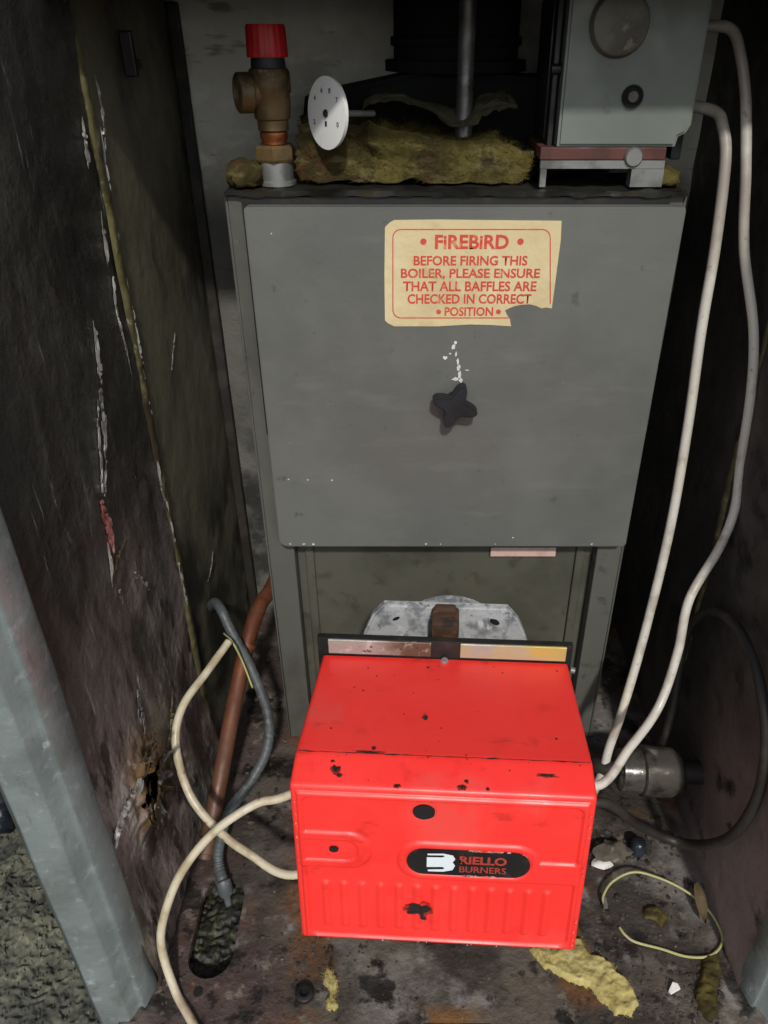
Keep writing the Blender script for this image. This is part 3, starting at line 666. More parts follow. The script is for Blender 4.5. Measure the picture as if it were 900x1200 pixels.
for i in range(30):
    k = rnd.random()
    if k < .55: x, y = HW - .0045 + rnd.gauss(0, .0006), FH * rnd.uniform(.05, .95)
    elif k < .8: x, y = rnd.uniform(-HW + .01, HW - .01), .0055 + rnd.gauss(0, .0006)
    else: x, y = -HW + .0050 + rnd.gauss(0, .0006), FH * rnd.uniform(.5, .95)
    splat(b, fpt(x, y, .0012), (1, 0, 0), fd, rnd.uniform(.0004, .0012), .0006, 8, .5, i, .7, 1.6)
tag(obj('edge_chips', b, M['chip'], bu, local=True), kind='stuff')
b = bmesh.new()
for i, (x, y, r, sx, sy) in enumerate(spk): splat(b, top_pt(x, y) - Vector((0, 0, .0003)), (1, 0, 0), (0, 1, .0), r * 1.5, .0005, 14, .35, i + 90, sx, sy)
splat(b, fpt(cx, cy, .0028), (1, 0, 0), fd, .0125, .0003, 26, .22, 71, 1.15, .85)
tag(obj('rust_rims', b, M['rust_red'], bu, local=True), kind='stuff')
# black seam line where the front cap meets the hood
b = bmesh.new()
grid(b, 160, 1, lambda u, v: Vector((-HW + .003 + (2 * HW - .006) * u, -.180 + .0006 * fbm((u * 30, 1, 0), 1, 3) + (v - .5) * .0012 * (.4 + 1.5 * abs(fbm((u * 14, 5, 0), 1, 3))), .2448)))
obj('cap_seam', b, M['soot'], bu, local=True)
# rear frame with its two metal strips
b = bmesh.new(); bx(b, -HW - .006, HW + .004, .001, .010, .010, .2392, .0012); obj('rear_frame', b, M['black_iron'], bu, local=True, smooth='auto')
b = bmesh.new(); bx(b, -HW + .008, -.017, -.0022, .0008, .2165, .2385, .0006, 1); obj('clamp_strip', b, M['strip_silver'], bu, local=True)
b = bmesh.new(); bx(b, .019, HW - .004, -.0022, .0008, .2165, .2385, .0006, 1); obj('clamp_strip', b, M['strip_yellow'], bu, local=True)
b = bmesh.new(); lathe(b, (.0, -.004, .214), (0, -1, .25), [(0, .0045), (.003, .0045), (.003, .003), (.006, .0028)], 12); obj('screw', b, M['zinc'], bu, local=True, smooth='auto')
b = bmesh.new(); lathe(b, (HW + .004, -.004, .205), (1, -.2, 0), [(0, .004), (.005, .004)], 10); obj('screw', b, M['zinc'], bu, local=True, smooth='auto')
# hinge bracket, flange, blast tube
FY = .086; b = bmesh.new()
bx(b, -.018, .018, .050, FY - .0004, .200, .226, .003); bx(b, -.014, .014, FY - .012, FY - .0006, .200, .232, .003); lathe(b, (0, FY - .012, .212), (0, -1, 0), [(0, .008), (.008, .007)], 16)
obj('hinge_bracket', b, M['rust'], bu, local=True, smooth='auto')
CZ = .300 - BZ; half = [(.083, .224), (.098, .206), (.110, .176), (.121, .140), (.124, .105), (.112, .06), (.08, .02), (.03, .005)]
pts = [(x, FY, z) for x, z in half] + [(-x, FY, z) for x, z in reversed(half)]
b = bmesh.new(); prism(b, pts, (0, .014, 0), bev=.003); fl = obj('flange', b, M['aluminium'], bu, local=True, smooth='auto')
for sx in (-1, 1):
    b = bmesh.new(); c = Vector((sx * .068, FY - .0016, .203)); ex = Vector((.86 * 1, 0, -.5 * sx)); ez = Vector((.5 * sx, 0, .86))
    splat(b, c, ex, ez, 1, .0012, 20, .03, 2, .012, .0065); o_ = obj('bolt_slot', b, M['aluminium'] if sx < 0 else M['aluminium'], fl, local=True)
    b = bmesh.new(); splat(b, c + Vector((sx * -.002, -.0014, .002)), ex, ez, 1, .0010, 16, .05, 3, .0075 if sx > 0 else .0055, .0042 if sx > 0 else .0022); obj('bolt_hole', b, M['hole'], fl, local=True)
b = bmesh.new(); lathe(b, (.008, FY + .0145, CZ - .01), (0, 1, 0), [(0, .078), (.040, .081), (.062, .081), (.064, .078)], 48); obj('mounting_collar', b, M['aluminium'], bu, local=True, smooth='auto')
b = bmesh.new(); lathe(b, (.008, FY + .079, CZ - .06), (0, 1, 0), [(0, .030), (.08, .030)], 32); obj('blast_tube', b, M['black_iron'], bu, local=True, smooth='auto')
b = bmesh.new(); bx(b, -.10, .10, .0125, FY - .0008, .03, .165, .01); obj('fan_casing', b, M['black_iron'], bu, local=True, smooth='auto')

# ------------------------------------------------------------------ on top of the boiler
VY = .985; vx = at(318, 120, Y=VY).x
def vz(y): return at(318, y, Y=VY).z
rv = thing('relief_valve', (vx, VY, BT), 'brass pressure relief valve with red cap at boiler top', 'valve')
b = bmesh.new(); lathe(b, (vx, VY, BT + .001), (0, 0, 1), [(0, .022), (.004, .022), (.006, .0195), (vz(190) - BT, .0195)], 28); obj('socket', b, M['zinc'], rv, smooth='auto')
b = bmesh.new(); lathe(b, (vx, VY, vz(190) + .0012), (0, 0, 1), [(0, .0225), (.003, .024), (.015, .024), (.018, .021)], 6); obj('hexagon_nut', b, M['brass'], rv)
b = bmesh.new(); lathe(b, (vx, VY, vz(168)), (0, 0, 1), [(0, .014), (.004, .0145), (.006, .016), (.012, .016), (.014, .014), (.019, .014)], 28); obj('copper_joint', b, M['copper_bright'], rv, smooth='auto')
b = bmesh.new(); h0 = vz(152); lathe(b, (vx, VY, h0), (0, 0, 1), [(0, .0175), (.010, .0175), (.012, .020), (.022, .0215), (.036, .0215), (.038, .023), (.058, .023), (vz(80) - h0, .021)], 28)
obj('valve_body', b, M['brass'], rv, smooth='auto')
b = bmesh.new(); zc = vz(108); lathe(b, (vx - .008, VY - .004, zc), (-1, -.45, 0), [(0, .015), (.012, .016), (.014, .0205), (.028, .0205), (.030, .018), (.0302, .014), (.022, .013)], 26); obj('outlet', b, M['brass'], rv, smooth='auto')
b = bmesh.new(); lathe(b, (vx, VY, vz(80) + .0006), (0, 0, 1), [(0, .0195), (vz(66) - vz(80) - .001, .0185)], 28); obj('neck', b, M['black_plastic'], rv, smooth='auto')
b = bmesh.new(); hz = vz(28) - vz(67); n = 72; rings = []
for (h, k) in ((0, .98), (.002, 1.0), (hz - .003, .955), (hz, .90), (hz, .6)):
    rings.append([b.verts.new((vx + .0225 * k * (1 + .018 * math.cos(i * 2 * math.pi * 18 / n)) * math.cos(i * 2 * math.pi / n), VY + .0225 * k * (1 + .018 * math.cos(i * 2 * math.pi * 18 / n)) * math.sin(i * 2 * math.pi / n), vz(67) + h)) for i in range(n)])
for i in range(len(rings) - 1):
    for k in range(n): b.faces.new((rings[i][k], rings[i][(k + 1) % n], rings[i + 1][(k + 1) % n], rings[i + 1][k]))
b.faces.new(rings[-1]); b.faces.new(rings[0][::-1]); obj('cap', b, M['cap_red'], rv, smooth='auto')

# thermometer, turned to the left
TY = .955; tc = at(382, 133, Y=TY); yaw = R(-50)
nrm = Vector((-math.sin(R(50)), -math.cos(R(50)), .05)).normalized(); tx = Vector((math.cos(R(50)), -math.sin(R(50)), 0)); tz = nrm.cross(tx) * -1
if tz.z < 0: tz = -tz
th = thing('dial_thermometer', tc - Vector((0, 0, .036)), 'white round dial thermometer beside the brass valve', 'thermometer')
b = bmesh.new(); lathe(b, tc - nrm * .006, nrm, [(0, .030), (.001, .0355), (.0058, .0365), (.006, .0355)], 44); obj('dial', b, M['dial'], th, smooth='auto')
b = bmesh.new(); lathe(b, tc - nrm * .0065, -nrm, [(0, .008), (.012, .008), (.012, .0035), (.06, .0035)], 16); obj('stem', b, M['zinc'], th, smooth='auto')
b = bmesh.new(); lathe(b, tc + nrm * .0002, nrm, [(0, .0042), (.0015, .0038)], 14); obj('pointer_hub', b, M['print'], th)
b = bmesh.new()
for (u, v, s_) in ((-.62, .42, '4'), (-.22, .66, '6'), (.22, .66, '8'), (.62, .42, '7'), (-.66, -.28, '2'), (.66, -.28, '0'), (0, -.30, '1')):
    q = bmesh.new(); text_bm(q, s_, u * .034 - .0020, u * .034 + .0020, v * .034 - .0026, v * .034 + .0026, 0)
    for vv in q.verts: vv.co = tc + tx * vv.co.x + tz * vv.co.z + nrm * .0004
    me = bpy.data.meshes.new('q'); q.to_mesh(me); q.free(); b.from_mesh(me); bpy.data.meshes.remove(me)
obj('dial_figures', b, M['print'], th)

# control box
CY0 = .950
def cp(px, py, Y=CY0): return at(px, py, Y=Y)
X0, X1 = cp(653, 172).x, cp(806, 172).x; ZB = cp(700, 172).z; ZT = 1.0935
cb = thing('control_box', ((X0 + X1) / 2, 1.0, BT), 'pale grey thermostat control box on a maroon bracket', 'control box')
b = bmesh.new(); nx = X1 - .014
prism(b, [(X0, CY0, ZB), (nx, CY0, ZB), (nx + .002, CY0, ZB + .010), (X1 - .004, CY0, ZB + .014), (X1, CY0, ZB + .022), (X1, CY0, ZT), (X0, CY0, ZT)], (0, .045, 0), bev=.003)
fc = obj('front_cover', b, M['grey_plastic'], cb, smooth='auto')
b = box(X0 - .010, X1 - .003, CY0 + .0455, CY0 + .135, ZB + .001, ZT - .002, .002); obj('back_box', b, M['black_plastic'], cb, smooth='auto')
b = box(X0 - .009, X0 - .003, CY0 + .018, CY0 + .040, ZB - .01, ZT - .002, .001); lathe(b, (X0 - .001, CY0 + .020, cp(665, 82).z), (-1, 0, 0), [(0, .006), (.010, .006)], 14); obj('hinge_rail', b, M['black_iron'], cb)
c = cp(726, 28, CY0 - .001); b = bmesh.new(); lathe(b, c, (0, -1, 0), [(0, .0315), (.004, .0305), (.010, .0285), (.011, .026)], 44); obj('thermostat_dial', b, M['dial_old'], cb, smooth='auto')
c = cp(741, 113, CY0 - .0005); b = bmesh.new(); lathe(b, c, (0, -1, 0), [(0, .0115), (.003, .0115), (.003, .0095), (.0012, .009)], 28); sc = obj('reset_button', b, M['hole'], cb, smooth='auto')
b = bmesh.new(); lathe(b, c + Vector((0, -.001, 0)), (0, -1, 0), [(0, .006), (.0035, .0055)], 20); obj('button_core', b, M['fitting'], sc, smooth='auto')
zb1, zb2, zb3 = cp(700, 188).z, cp(700, 198).z, BT + .003
b = box(cp(634, 180).x, cp(782, 180).x, CY0 + .004, CY0 + .120, zb1, ZB - .001, .001); obj('bracket', b, M['maroon'], cb)
b = box(cp(634, 190).x, cp(780, 190).x, CY0 + .002, CY0 + .010, zb2, zb1 - .0005); obj('rail', b, M['zinc'], cb)
b = box(cp(634, 200).x, cp(641, 200).x, CY0 + .0025, CY0 + .012, zb3, zb2 - .0005); obj('leg', b, M['zinc'], cb)
b = box(cp(741, 200).x, cp(779, 200).x, CY0 + .0025, CY0 + .020, zb3, zb2 - .0005); obj('leg', b, M['zinc'], cb)
b = box(cp(741, 200).x, cp(779, 200).x, CY0 + .110, CY0 + .119, zb3, zb2 + .004); obj('leg', b, M['zinc'], cb)
c = cp(742, 184, CY0 + .0035); b = bmesh.new(); lathe(b, c, (0, -1, 0), [(0, .0105), (.003, .0105), (.005, .009), (.0055, .0088)], 24); sb = obj('clamp_screw', b, M['zinc'], cb, smooth='auto')
G1 = Vector((X1 - .003, CY0 + .075, cp(815, 30).z)); G2 = Vector((X1 - .003, CY0 + .075, cp(818, 124, CY0 + .06).z))
for g_ in (G1, G2):
    b = bmesh.new(); lathe(b, g_, (1, 0, 0), [(0, .013), (.008, .013), (.009, .0115), (.020, .0115), (.022, .009)], 20); obj('cable_gland', b, M['dial_old'], cb, smooth='auto')
b = box(X1 - .0025, X1 + .010, CY0 + .050, CY0 + .12, ZB - .02, ZB + .03, .002); obj('junction_block', b, M['black_plastic'], cb, smooth='auto')

# flue and rod
fx = at(534, 60, Y=1.14).x
fu = thing('flue_pipe', (fx, 1.14, 1.0), 'matt black flue pipe rising behind the yellow insulation', 'flue')
b = bmesh.new(); lathe(b, (fx, 1.14, 1.018), (0, 0, 1), [(0, .090), (.012, .090), (.013, .079), (.085, .079)], 40); obj('pipe', b, M['flue'], fu, smooth='auto')
b = bmesh.new(); lathe(b, (fx, 1.14, 1.045), (0, 0, 1), [(0, .0795), (.001, .083), (.010, .083), (.011, .0795)], 40); obj('collar', b, M['flue'], fu, smooth='auto')
RY = 1.015; r0 = at(543, 158, Y=RY)
b = bmesh.new(); lathe(b, (r0.x, RY, BT + .002), (0, 0, 1), [(0, .0105), (.072, .0105), (.073, .0098), (.19, .0098)], 20)
tag(base_origin(obj('steel_rod', b, M['rod'], smooth='auto')), 'upright grey steel rod through the insulation before the flue', 'rod')

# insulation on the boiler
ix0, ix1 = at(352, 200, Y=.985).x, at(619, 200, Y=.985).x
b = bmesh.new(); bmesh.ops.create_cube(b, size=1); bmesh.ops.subdivide_edges(b, edges=b.edges, cuts=34, use_grid_fill=True)
for v in b.verts:
    u, q, h = v.co.x + .5, v.co.y + .5, v.co.z + .5
    x = ix0 + (ix1 - ix0) * u; top = .050 + .010 * math.sin(u * 5 + .6) * (1 - u * .6) + (.004 if u < .4 else 0)
    if u > .83: top -= .020 * sst(.83, 1, u)
    y = .982 + .085 * q + .012 * (h - .3) ; z = BT + .004 + top * h
    n = fbm((x, y, z), 26, 4) * .009 + fbm((x, y, z + 4), 80, 4) * .0050
    crack = -.012 * math.exp(-((u - .30 - .03 * math.sin(h * 6)) / .018) ** 2) * (1 if q < .5 else .2)
    d = v.co.normalized(); v.co = Vector((x, y, z)) + Vector((d.x * n, d.y * n - crack, d.z * n))
    v.co.z = max(v.co.z, BT + .003)
bmesh.ops.recalc_face_normals(b, faces=b.faces); b.normal_update(); fibres(b, 5200, .004, .016, .00022, 3, BT + .003)
tag(base_origin(obj('insulation_block', b, M['wool'], smooth=True)), 'thick yellow brown mineral wool block lying on the boiler top', 'insulation')
b = bmesh.new(); lump(b, (BL + .020, .975, BT + .012), .026, (.85, 1.3, .75), 3, .3, 2.2, 4)
for v in b.verts: v.co.z = max(v.co.z, BT + .003); v.co.x = max(v.co.x, BL + .001)
tag(base_origin(obj('insulation_scrap', b, M['wool'], smooth=True)), 'small brown wool lump on the boiler corner left of the valve', 'insulation')
b = bmesh.new(); lump(b, (BR - .022, .985, BT + .010), .02, (1.1, 1.4, .6), 3, .35, 2.2, 6)
for v in b.verts: v.co.z = max(v.co.z, BT + .003); v.co.x = min(v.co.x, BR - .001)
tag(base_origin(obj('insulation_scrap', b, M['wool'], smooth=True)), 'small brown wool lump on the boiler corner under the control box', 'insulation')
# foil sheet, torn and rippled
foil_front = [(424, 128), (445, 118), (470, 118), (500, 128), (528, 146), (548, 148), (565, 134), (590, 126), (608, 126)]
ff_ = spline([at(x, y, Y=.980) for x, y in foil_front], 8); nF = len(ff_) - 1
b = bmesh.new()
def foil(u, v):
    p = ff_[round(u * nF)]; low = p.z
    back = .990 + .008 * math.sin(u * 9)
    z = low + (back - low) * sst(0, .8, v) + .004 * fbm((u * 6, v * 3, 0), 1.5, 3) - .006 * (1 - v) * (1 - sst(0, .15, v)) * abs(fbm((u * 8, 2, 1), 1, 2))
    return Vector((p.x + .004 * fbm((u * 5, v * 5, 3), 1, 2), .974 + .085 * v + .006 * fbm((u * 7, v, 9), 1, 2), max(z, .968)))
grid(b, nF, 20, foil); bmesh.ops.solidify(b, geom=list(b.faces), thickness=.0008)
tag(base_origin(obj('foil_sheet', b, M['foil'], smooth='auto')), 'tarnished crinkled foil sheet draped over the yellow insulation', 'foil')

# ------------------------------------------------------------------ cables and pipes
def cable(name, pts, r, m, label, cat='cable', n=10, sides=14, wob=0.0, group=None, rf=None):
    b = bmesh.new(); tube(b, spline(pts, n), r, sides, wob, rf=rf); return tag(base_origin(obj(name, b, m, smooth='auto')), label, cat, group)
def run(lst): return [at(x, y, Y=Y) for x, y, Y in lst]
cable('power_cable', [G2 + Vector((.018, 0, 0))] + run([(838, 131, 1.005), (847, 148, .99), (850, 190, .975), (838, 290, .955), (822, 385, .945), (806, 500, .93), (785, 620, .905), (756, 740, .865), (730, 830, .815), (714, 876, .79), (706, 905, .775), (690, 940, .76)]), .0066, M['cable_white'],
      'white cable hanging close to the right edge of the boiler door')
cable('power_cable', [G1 + Vector((.018, 0, 0))] + run([(856, 34, 1.015), (868, 66, 1.0), (874, 120, .985), (874, 200, .965), (872, 290, .95), (883, 385, .92), (880, 460, .905), (868, 540, .89), (861, 596, .87), (843, 642, .85), (808, 702, .81), (794, 765, .785), (772, 828, .75), (738, 876, .70), (697, 921, .655)]) + [Vector((.165, .68, .27))], .0061, M['cable_white'],
      'white cable bowing outward along the right housing wall')
cable('flex_cable', run([(268, 752, .87), (242, 788, .82), (214, 828, .77), (206, 872, .73), (221, 928, .69), (250, 967, .66), (290, 999, .63), (352, 1024, .60)]) + [Vector((-.02, .62, .22))], .0058, M['cable_cream'],
      'cream cable curving down the left side and into the burner')
tail = [at(205, 1160, Z=.007), at(222, 1192, Z=.007), at(240, 1225, Z=.007)]
cable('flex_cable', [Vector((-.03, .66, .30))] + run([(340, 931, .64), (300, 942, .63), (252, 974, .61), (214, 1020, .585), (194, 1068, .56), (189, 1108, .545)]) + tail, .0056, M['cable_cream'],
      'stained cream cable looping from the burner down onto the floor')
b = bmesh.new()
gp = spline([at(246, 712, X=WL - .004), at(252, 706, X=WL + .020)] + run([(260, 716, .95), (270, 738, .93), (295, 785, .89), (314, 838, .84), (312, 880, .80), (291, 920, .76), (268, 952, .73), (257, 990, .70), (256, 1012, .685)]) + [at(262, 1034, Z=.012), at(266, 1050, Z=-.014), at(268, 1060, Z=-.026)], 14)
tube(b, gp, .0078, 14, rf=lambda t: .0078 + (.0005 * math.sin(t * 420) if t < .84 else (.003 if t < .90 else -.0025)))
tag(base_origin(obj('flexible_hose', b, M['cable_grey'], smooth='auto')), 'grey flexible hose dropping into the slot in the floor', 'hose')
b = bmesh.new(); tube(b, spline(run([(262, 742, .918), (272, 752, .885), (284, 775, .880), (296, 806, .862)]), 8), .0016, 8)
tag(base_origin(obj('earth_wire', b, M['wire'], smooth=True)), 'thin yellow wire beside the grey hose left of the boiler', 'wire')
cp_ = thing('copper_pipe', at(238, 1012, Z=.0), 'oxidised orange brown copper pipe sloping along the left of the boiler', 'pipe')
p1 = at(240, 1006, Z=.014); pm = at(292, 745, Y=.955); p2 = Vector((-.236, 1.08, .245)); p0 = Vector((-.236, 1.20, .27))
pipe = spline([p1, pm, p2, p0], 12)
b = bmesh.new(); tube(b, pipe, .0125, 20, .0008); obj('tube', b, M['copper_old'], cp_, smooth='auto')
for p, q, r, ln_ in ((p1.lerp(pm, .93), pm, .0150, .008), (p1.lerp(pm, .02), pm, .0155, .022)):
    d = (q - p).normalized(); b = bmesh.new(); lathe(b, p, d, [(0, .0126), (.001, r), (ln_, r), (ln_ + .001, .0126)], 20); obj('pipe_collar', b, M['copper_old'], cp_, smooth='auto')
# black hose bowed in a ring against the right panel
XR = WR - .016
ring = [Vector((.19, .66, .16)), at(705, 940, Y=.66), at(750, 968, X=.33), at(800, 988, X=.395), at(850, 984, X=XR - .010), at(885, 940, X=XR), at(898, 870, X=XR), at(889, 795, X=XR), at(867, 740, X=XR), at(840, 717, X=XR), at(815, 726, X=XR - .004), at(800, 760, X=XR - .01), at(788, 830, X=XR - .02), at(772, 880, X=XR - .035), Vector((.36, .83, .02))]
cable('oil_hose', ring, .0068, M['hose_black'], 'black rubber oil hose bent in a ring against the right wall', 'hose', 12)
uc = at(765, 903, Y=.775)
un = thing('pipe_union', (uc.x, uc.y, 0), 'dark ribbed pipe union beside the red burner at the right wall', 'pipe fitting')
ax = (Vector((WR - .003, .775, uc.z - .004)) - uc).normalized(); s0 = uc - ax * .055
b = bmesh.new(); lathe(b, s0, ax, [(0, .022), (.004, .031), (.030, .034), (.033, .034)], 30); obj('end_cap', b, M['fitting'], un, smooth='auto')
b = bmesh.new(); n = 40; rings = []
for (h, r) in ((.034, .035), (.036, .038), (.046, .038), (.048, .0365), (.080, .036), (.090, .033), (.096, .024)):
    rings.append([b.verts.new(s0 + ax * h + (frame_of(ax)[0] * math.cos(2 * math.pi * k / n) + frame_of(ax)[1] * math.sin(2 * math.pi * k / n)) * (r + (.0016 if (k // 3) % 2 and .046 < h < .085 else 0))) for k in range(n)])
for i in range(len(rings) - 1):
    for k in range(n): b.faces.new((rings[i][k], rings[i][(k + 1) % n], rings[i + 1][(k + 1) % n], rings[i + 1][k]))
b.faces.new(rings[0][::-1]); b.faces.new(rings[-1]); obj('ribbed_nut', b, M['fitting'], un, smooth='auto')
b = bmesh.new(); tube(b, [s0 + ax * .0965, Vector((WR + .004, .775, uc.z - .004))], .018, 20); obj('pipe_stub', b, M['hose_black'], un, smooth='auto')
b = bmesh.new(); tube(b, spline([s0 + ax * .001, s0 - ax * .012, s0 - ax * .03 + Vector((0, .02, -.02)), Vector((s0.x - .03, .83, .008))], 8), .012, 16); obj('pipe_tail', b, M['hose_black'], un, smooth='auto')

# yellow wire on the floor
wz = .004
wp = [at(709, 1063, Z=.010), at(707, 1050, Z=.014)] + [at(x, y, Z=z) for x, y, z in ((718, 1033, .018), (742, 1022, .022), (770, 1028, .018), (800, 1042, .014), (826, 1062, .010), (842, 1085, .006), (846, 1105, wz), (832, 1120, wz), (805, 1121, wz), (775, 1112, wz), (745, 1104, wz), (733, 1096, wz), (726, 1087, wz))]
cable('floor_wire', wp, .0018, M['wire'], 'thin yellow green wire lying in a loop on the floor', 'wire', 8, 8)
b = bmesh.new(); tube(b, [at(708, 1052, Z=.012), at(710, 1064, Z=.010)], .0034, 8); tag(base_origin(obj('wire_terminal', b, M['zinc'], smooth='auto')), 'tiny grey terminal on the end of the yellow wire', 'terminal')

# ------------------------------------------------------------------ scraps on the floor
def scrap(name, outline, h, m, label, cat, seed=0, amp=.006, curl=0, step=.0015):
    P = [at(x, y, Z=0) for x, y in outline]; xs = [p.x for p in P]; ys = [p.y for p in P]
    def inside(x, y):
        c = False; n = len(P)
        for i in range(n):
            a, d = P[i], P[i - 1]
            if (a.y > y) != (d.y > y) and x < (d.x - a.x) * (y - a.y) / (d.y - a.y) + a.x: c = not c
        return c
    def edged(x, y):
        m_ = 1e9
        for i in range(len(P)):
            a, d = P[i - 1], P[i]; e = d - a; t = max(0, min(1, ((x - a.x) * e.x + (y - a.y) * e.y) / max(1e-9, e.x ** 2 + e.y ** 2)))
            m_ = min(m_, math.hypot(x - a.x - e.x * t, y - a.y - e.y * t))
        return m_
    x0, x1, y0, y1 = min(xs), max(xs), min(ys), max(ys); nu = max(4, int((x1 - x0) / step)); nv = max(4, int((y1 - y0) / step)); b = bmesh.new()
    def f(u, v):
        x = x0 + (x1 - x0) * u; y = y0 + (y1 - y0) * v
        k = sst(0, h * .55, edged(x, y)) if inside(x, y) else -.2
        z = .0015 + h * k * (.75 + .45 * fbm((x * .7 + y * .5, y, seed), 22, 3)) + amp * .45 * k * fbm((x, y, seed + 5), 90, 3)
        return Vector((x + .0012 * fbm((x, y, 1), 200, 2), y + .0012 * fbm((x, y, 2), 200, 2), z))
    def keep(u, v):
        x = x0 + (x1 - x0) * u; y = y0 + (y1 - y0) * v; return inside(x + .002 * fbm((x, y, 8), 130, 2), y + .002 * fbm((x, y, 9), 130, 2))
    grid(b, nu, nv, f, keep); bmesh.ops.delete(b, geom=[v for v in b.verts if not v.link_faces], context='VERTS')
    r_ = bmesh.ops.extrude_face_region(b, geom=list(b.faces)); bot = [g for g in r_['geom'] if isinstance(g, bmesh.types.BMVert)]
    for v in bot: v.co.z = .0006
    be = [v for v in b.verts if any(e.is_boundary or (e.calc_length() > 1e-6 and len(e.link_faces) == 2 and e.calc_face_angle(0) > .9) for e in v.link_edges)]
    for _ in range(5): bmesh.ops.smooth_vert(b, verts=be, factor=.5, use_axis_x=True, use_axis_y=True)
    bmesh.ops.recalc_face_normals(b, faces=b.faces); b.normal_update()
    ar = sum(f.calc_area() for f in b.faces if f.normal.z > 0); fibres(b, int(ar * 3.2e5), .003, .011 if h > .012 else .006, .00020, seed, .0008)
    return tag(base_origin(obj(name, b, m, smooth=True)), label, cat)
scrap('insulation_scrap', [(618, 1112), (640, 1100), (668, 1098), (682, 1100), (686, 1110), (693, 1118), (707, 1122), (716, 1128), (724, 1142), (733, 1146), (742, 1158), (745, 1166), (749, 1178), (744, 1186), (740, 1193), (728, 1190), (720, 1192), (712, 1180), (704, 1177), (697, 1166), (690, 1158), (678, 1156), (668, 1152), (656, 1147), (648, 1140), (636, 1135), (630, 1126)], .010, M['wool_pale'], 'large torn pale yellow wool scrap on the floor under the burner', 'insulation', 1)
scrap('insulation_scrap', [(384, 1132), (390, 1138), (398, 1150), (396, 1162), (392, 1166), (397, 1178), (392, 1186), (382, 1184), (381, 1174), (386, 1164), (378, 1152), (379, 1142)], .007, M['wool_pale'], 'small torn yellow wool scrap on the floor left of the burner', 'insulation', 2, .003, step=.0016)
scrap('insulation_scrap', [(752, 1064), (770, 1062), (784, 1076), (776, 1088), (766, 1080), (754, 1078)], .010, M['wool'], 'brown wool tuft inside the loop of yellow wire', 'insulation', 3, .006, step=.002)
scrap('insulation_scrap', [(822, 1120), (840, 1116), (846, 1140), (840, 1165), (844, 1190), (830, 1200), (818, 1188), (812, 1168), (818, 1145)], .010, M['wool'], 'crumbling brown wool heap by the right front post', 'insulation', 4, .008, step=.002)
b = bmesh.new(); la, lb = at(815, 1036, Z=.020), at(827, 1083, Z=.012); ld = (lb - la); lp = Vector((1, .25, 0)).normalized()
def leaf(u, v):
    wd = .0085 * math.sin(math.pi * min(1, .06 + v * .94)) ** .75
    return la + ld * v + lp * (u - .5) * 2 * wd + Vector((0, 0, .004 * abs(u - .5) * 2 + .002 * math.sin(v * 5)))
grid(b, 8, 20, leaf); bmesh.ops.solidify(b, geom=list(b.faces), thickness=.0006)
tag(base_origin(obj('dry_leaf', b, M['leaf'], smooth='auto')), 'dry pale brown leaf leaning on the yellow wire', 'leaf')
b = bmesh.new(); c = at(790, 1160, Z=.003); prism(b, [c + Vector((-.008, -.003, 0)), c + Vector((-.006, -.006, 0)), c + Vector((.007, -.001, .003)), c + Vector((.005, .004, .004)), c + Vector((-.001, .006, .004))], (0, .001, .002))
tag(base_origin(obj('paper_chip', b, M['white_paint'])), 'bright white chip on the floor near the right post', 'chip')
b = bmesh.new(); lump(b, at(716, 998, Z=.010), .021, (1.2, .9, .6), 3, .4, 1.6, 1); tag(base_origin(obj('rubble', b, M['stone'], smooth='auto')), 'brown lump of rubble behind the burner\'s right corner', 'rubble')
b = bmesh.new(); lump(b, at(706, 1012, Z=.006), .011, (1.4, .8, .5), 2, .4, 1.6, 3); tag(base_origin(obj('rubble', b, M['white_paint'], smooth='auto')), 'small pale fragment beside the red burner\'s right edge', 'rubble')
c = at(746, 998, Z=.0); b = bmesh.new(); lathe(b, c + Vector((0, 0, .001)), (0, 0, 1), [(0, .012), (.020, .0115), (.024, .009), (.026, .004)], 20); tag(base_origin(obj('plastic_plug', b, M['sack'], smooth='auto')), 'dark blue grey plug standing behind the yellow wire loop', 'plug')
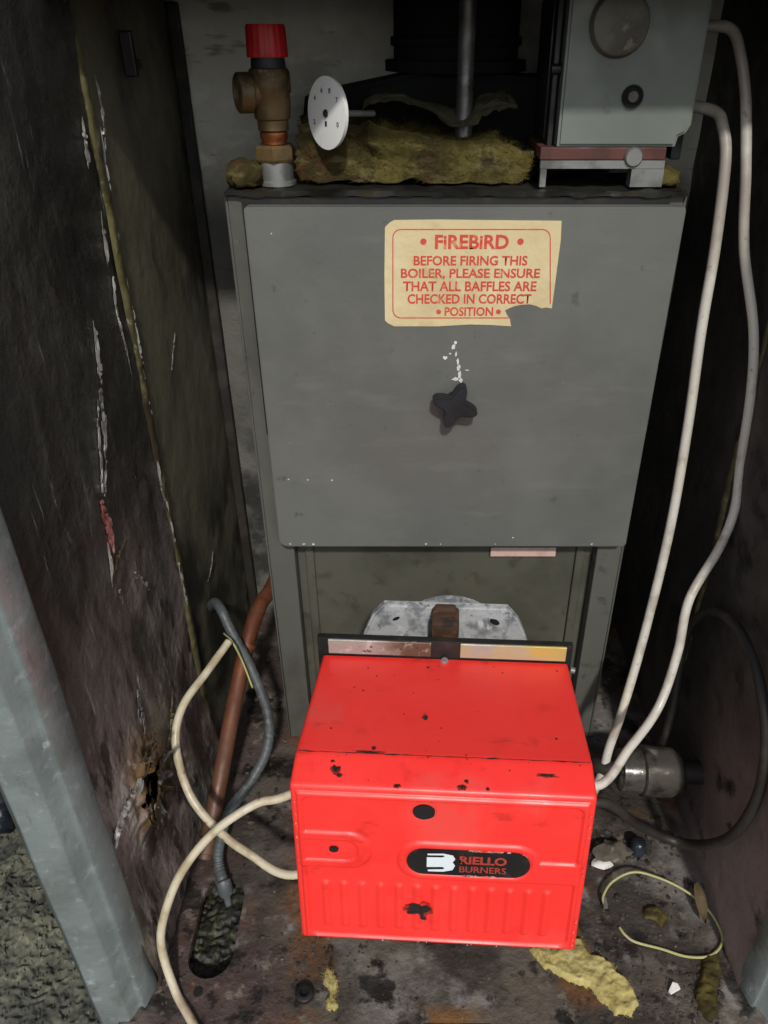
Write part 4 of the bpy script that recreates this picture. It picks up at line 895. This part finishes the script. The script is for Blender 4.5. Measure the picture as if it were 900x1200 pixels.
c = at(357, 1166, Z=.0); b = bmesh.new(); lathe(b, c + Vector((0, 0, .001)), (0, 0, 1), [(0, .012), (.006, .012), (.007, .0105), (.007, .006), (.002, .0055)], 6 * 4); tag(base_origin(obj('lost_nut', b, M['black_iron'], smooth='auto')), 'blackened round nut lying left of the small yellow scrap', 'nut')
c = at(232, 1163, Z=0); b = bmesh.new(); lathe(b, c + Vector((0, 0, .0006)), (0, 0, 1), [(0, .006), (.002, .0055)], 14); tag(base_origin(obj('rubber_grommet', b, M['hole'], smooth='auto')), 'tiny black grommet in the floor near the slot', 'grommet')
# loose dirt
b = bmesh.new(); rnd = random.Random(17)
def heap(cx, cy, sx, sy, n, r0, r1):
    for _ in range(int(n * .5)):
        p = at(cx + rnd.gauss(0, sx), cy + rnd.gauss(0, sy), Z=0)
        if not (WL + .012 < p.x < WR - .03 and FR - .015 < p.y < 1.2): continue
        if (p - SL0).length < .035 or (p - SL1).length < .035 or (p - (SL0 + SL1) / 2).length < .032: continue
        r = rnd.uniform(r0, r1); v = bmesh.ops.create_icosphere(b, subdivisions=1, radius=r)['verts']; s_ = Vector((rnd.uniform(.7, 1.5), rnd.uniform(.7, 1.5), rnd.uniform(.4, .8)))
        for q in v: q.co = Vector((q.co.x * s_.x, q.co.y * s_.y, q.co.z * s_.z)) * rnd.uniform(.8, 1.2) + p + Vector((0, 0, r * .3))
heap(350, 1130, 26, 22, 120, .0006, .0032); heap(480, 1160, 120, 30, 90, .0005, .0016); heap(760, 1080, 40, 40, 260, .0006, .0026); heap(790, 1170, 40, 22, 300, .0006, .0026)
heap(830, 1130, 10, 40, 160, .001, .005); heap(300, 1090, 60, 60, 80, .0005, .0014); heap(190, 1120, 10, 40, 110, .0008, .0034); heap(730, 1000, 30, 16, 200, .001, .005); heap(300, 900, 25, 60, 160, .001, .005)
heap(410, 1120, 60, 14, 60, .0006, .002)
tag(obj('floor_grit', b, M['grit'], smooth='auto'), 'black crumbs and grit strewn over the housing floor', 'grit', kind='stuff')
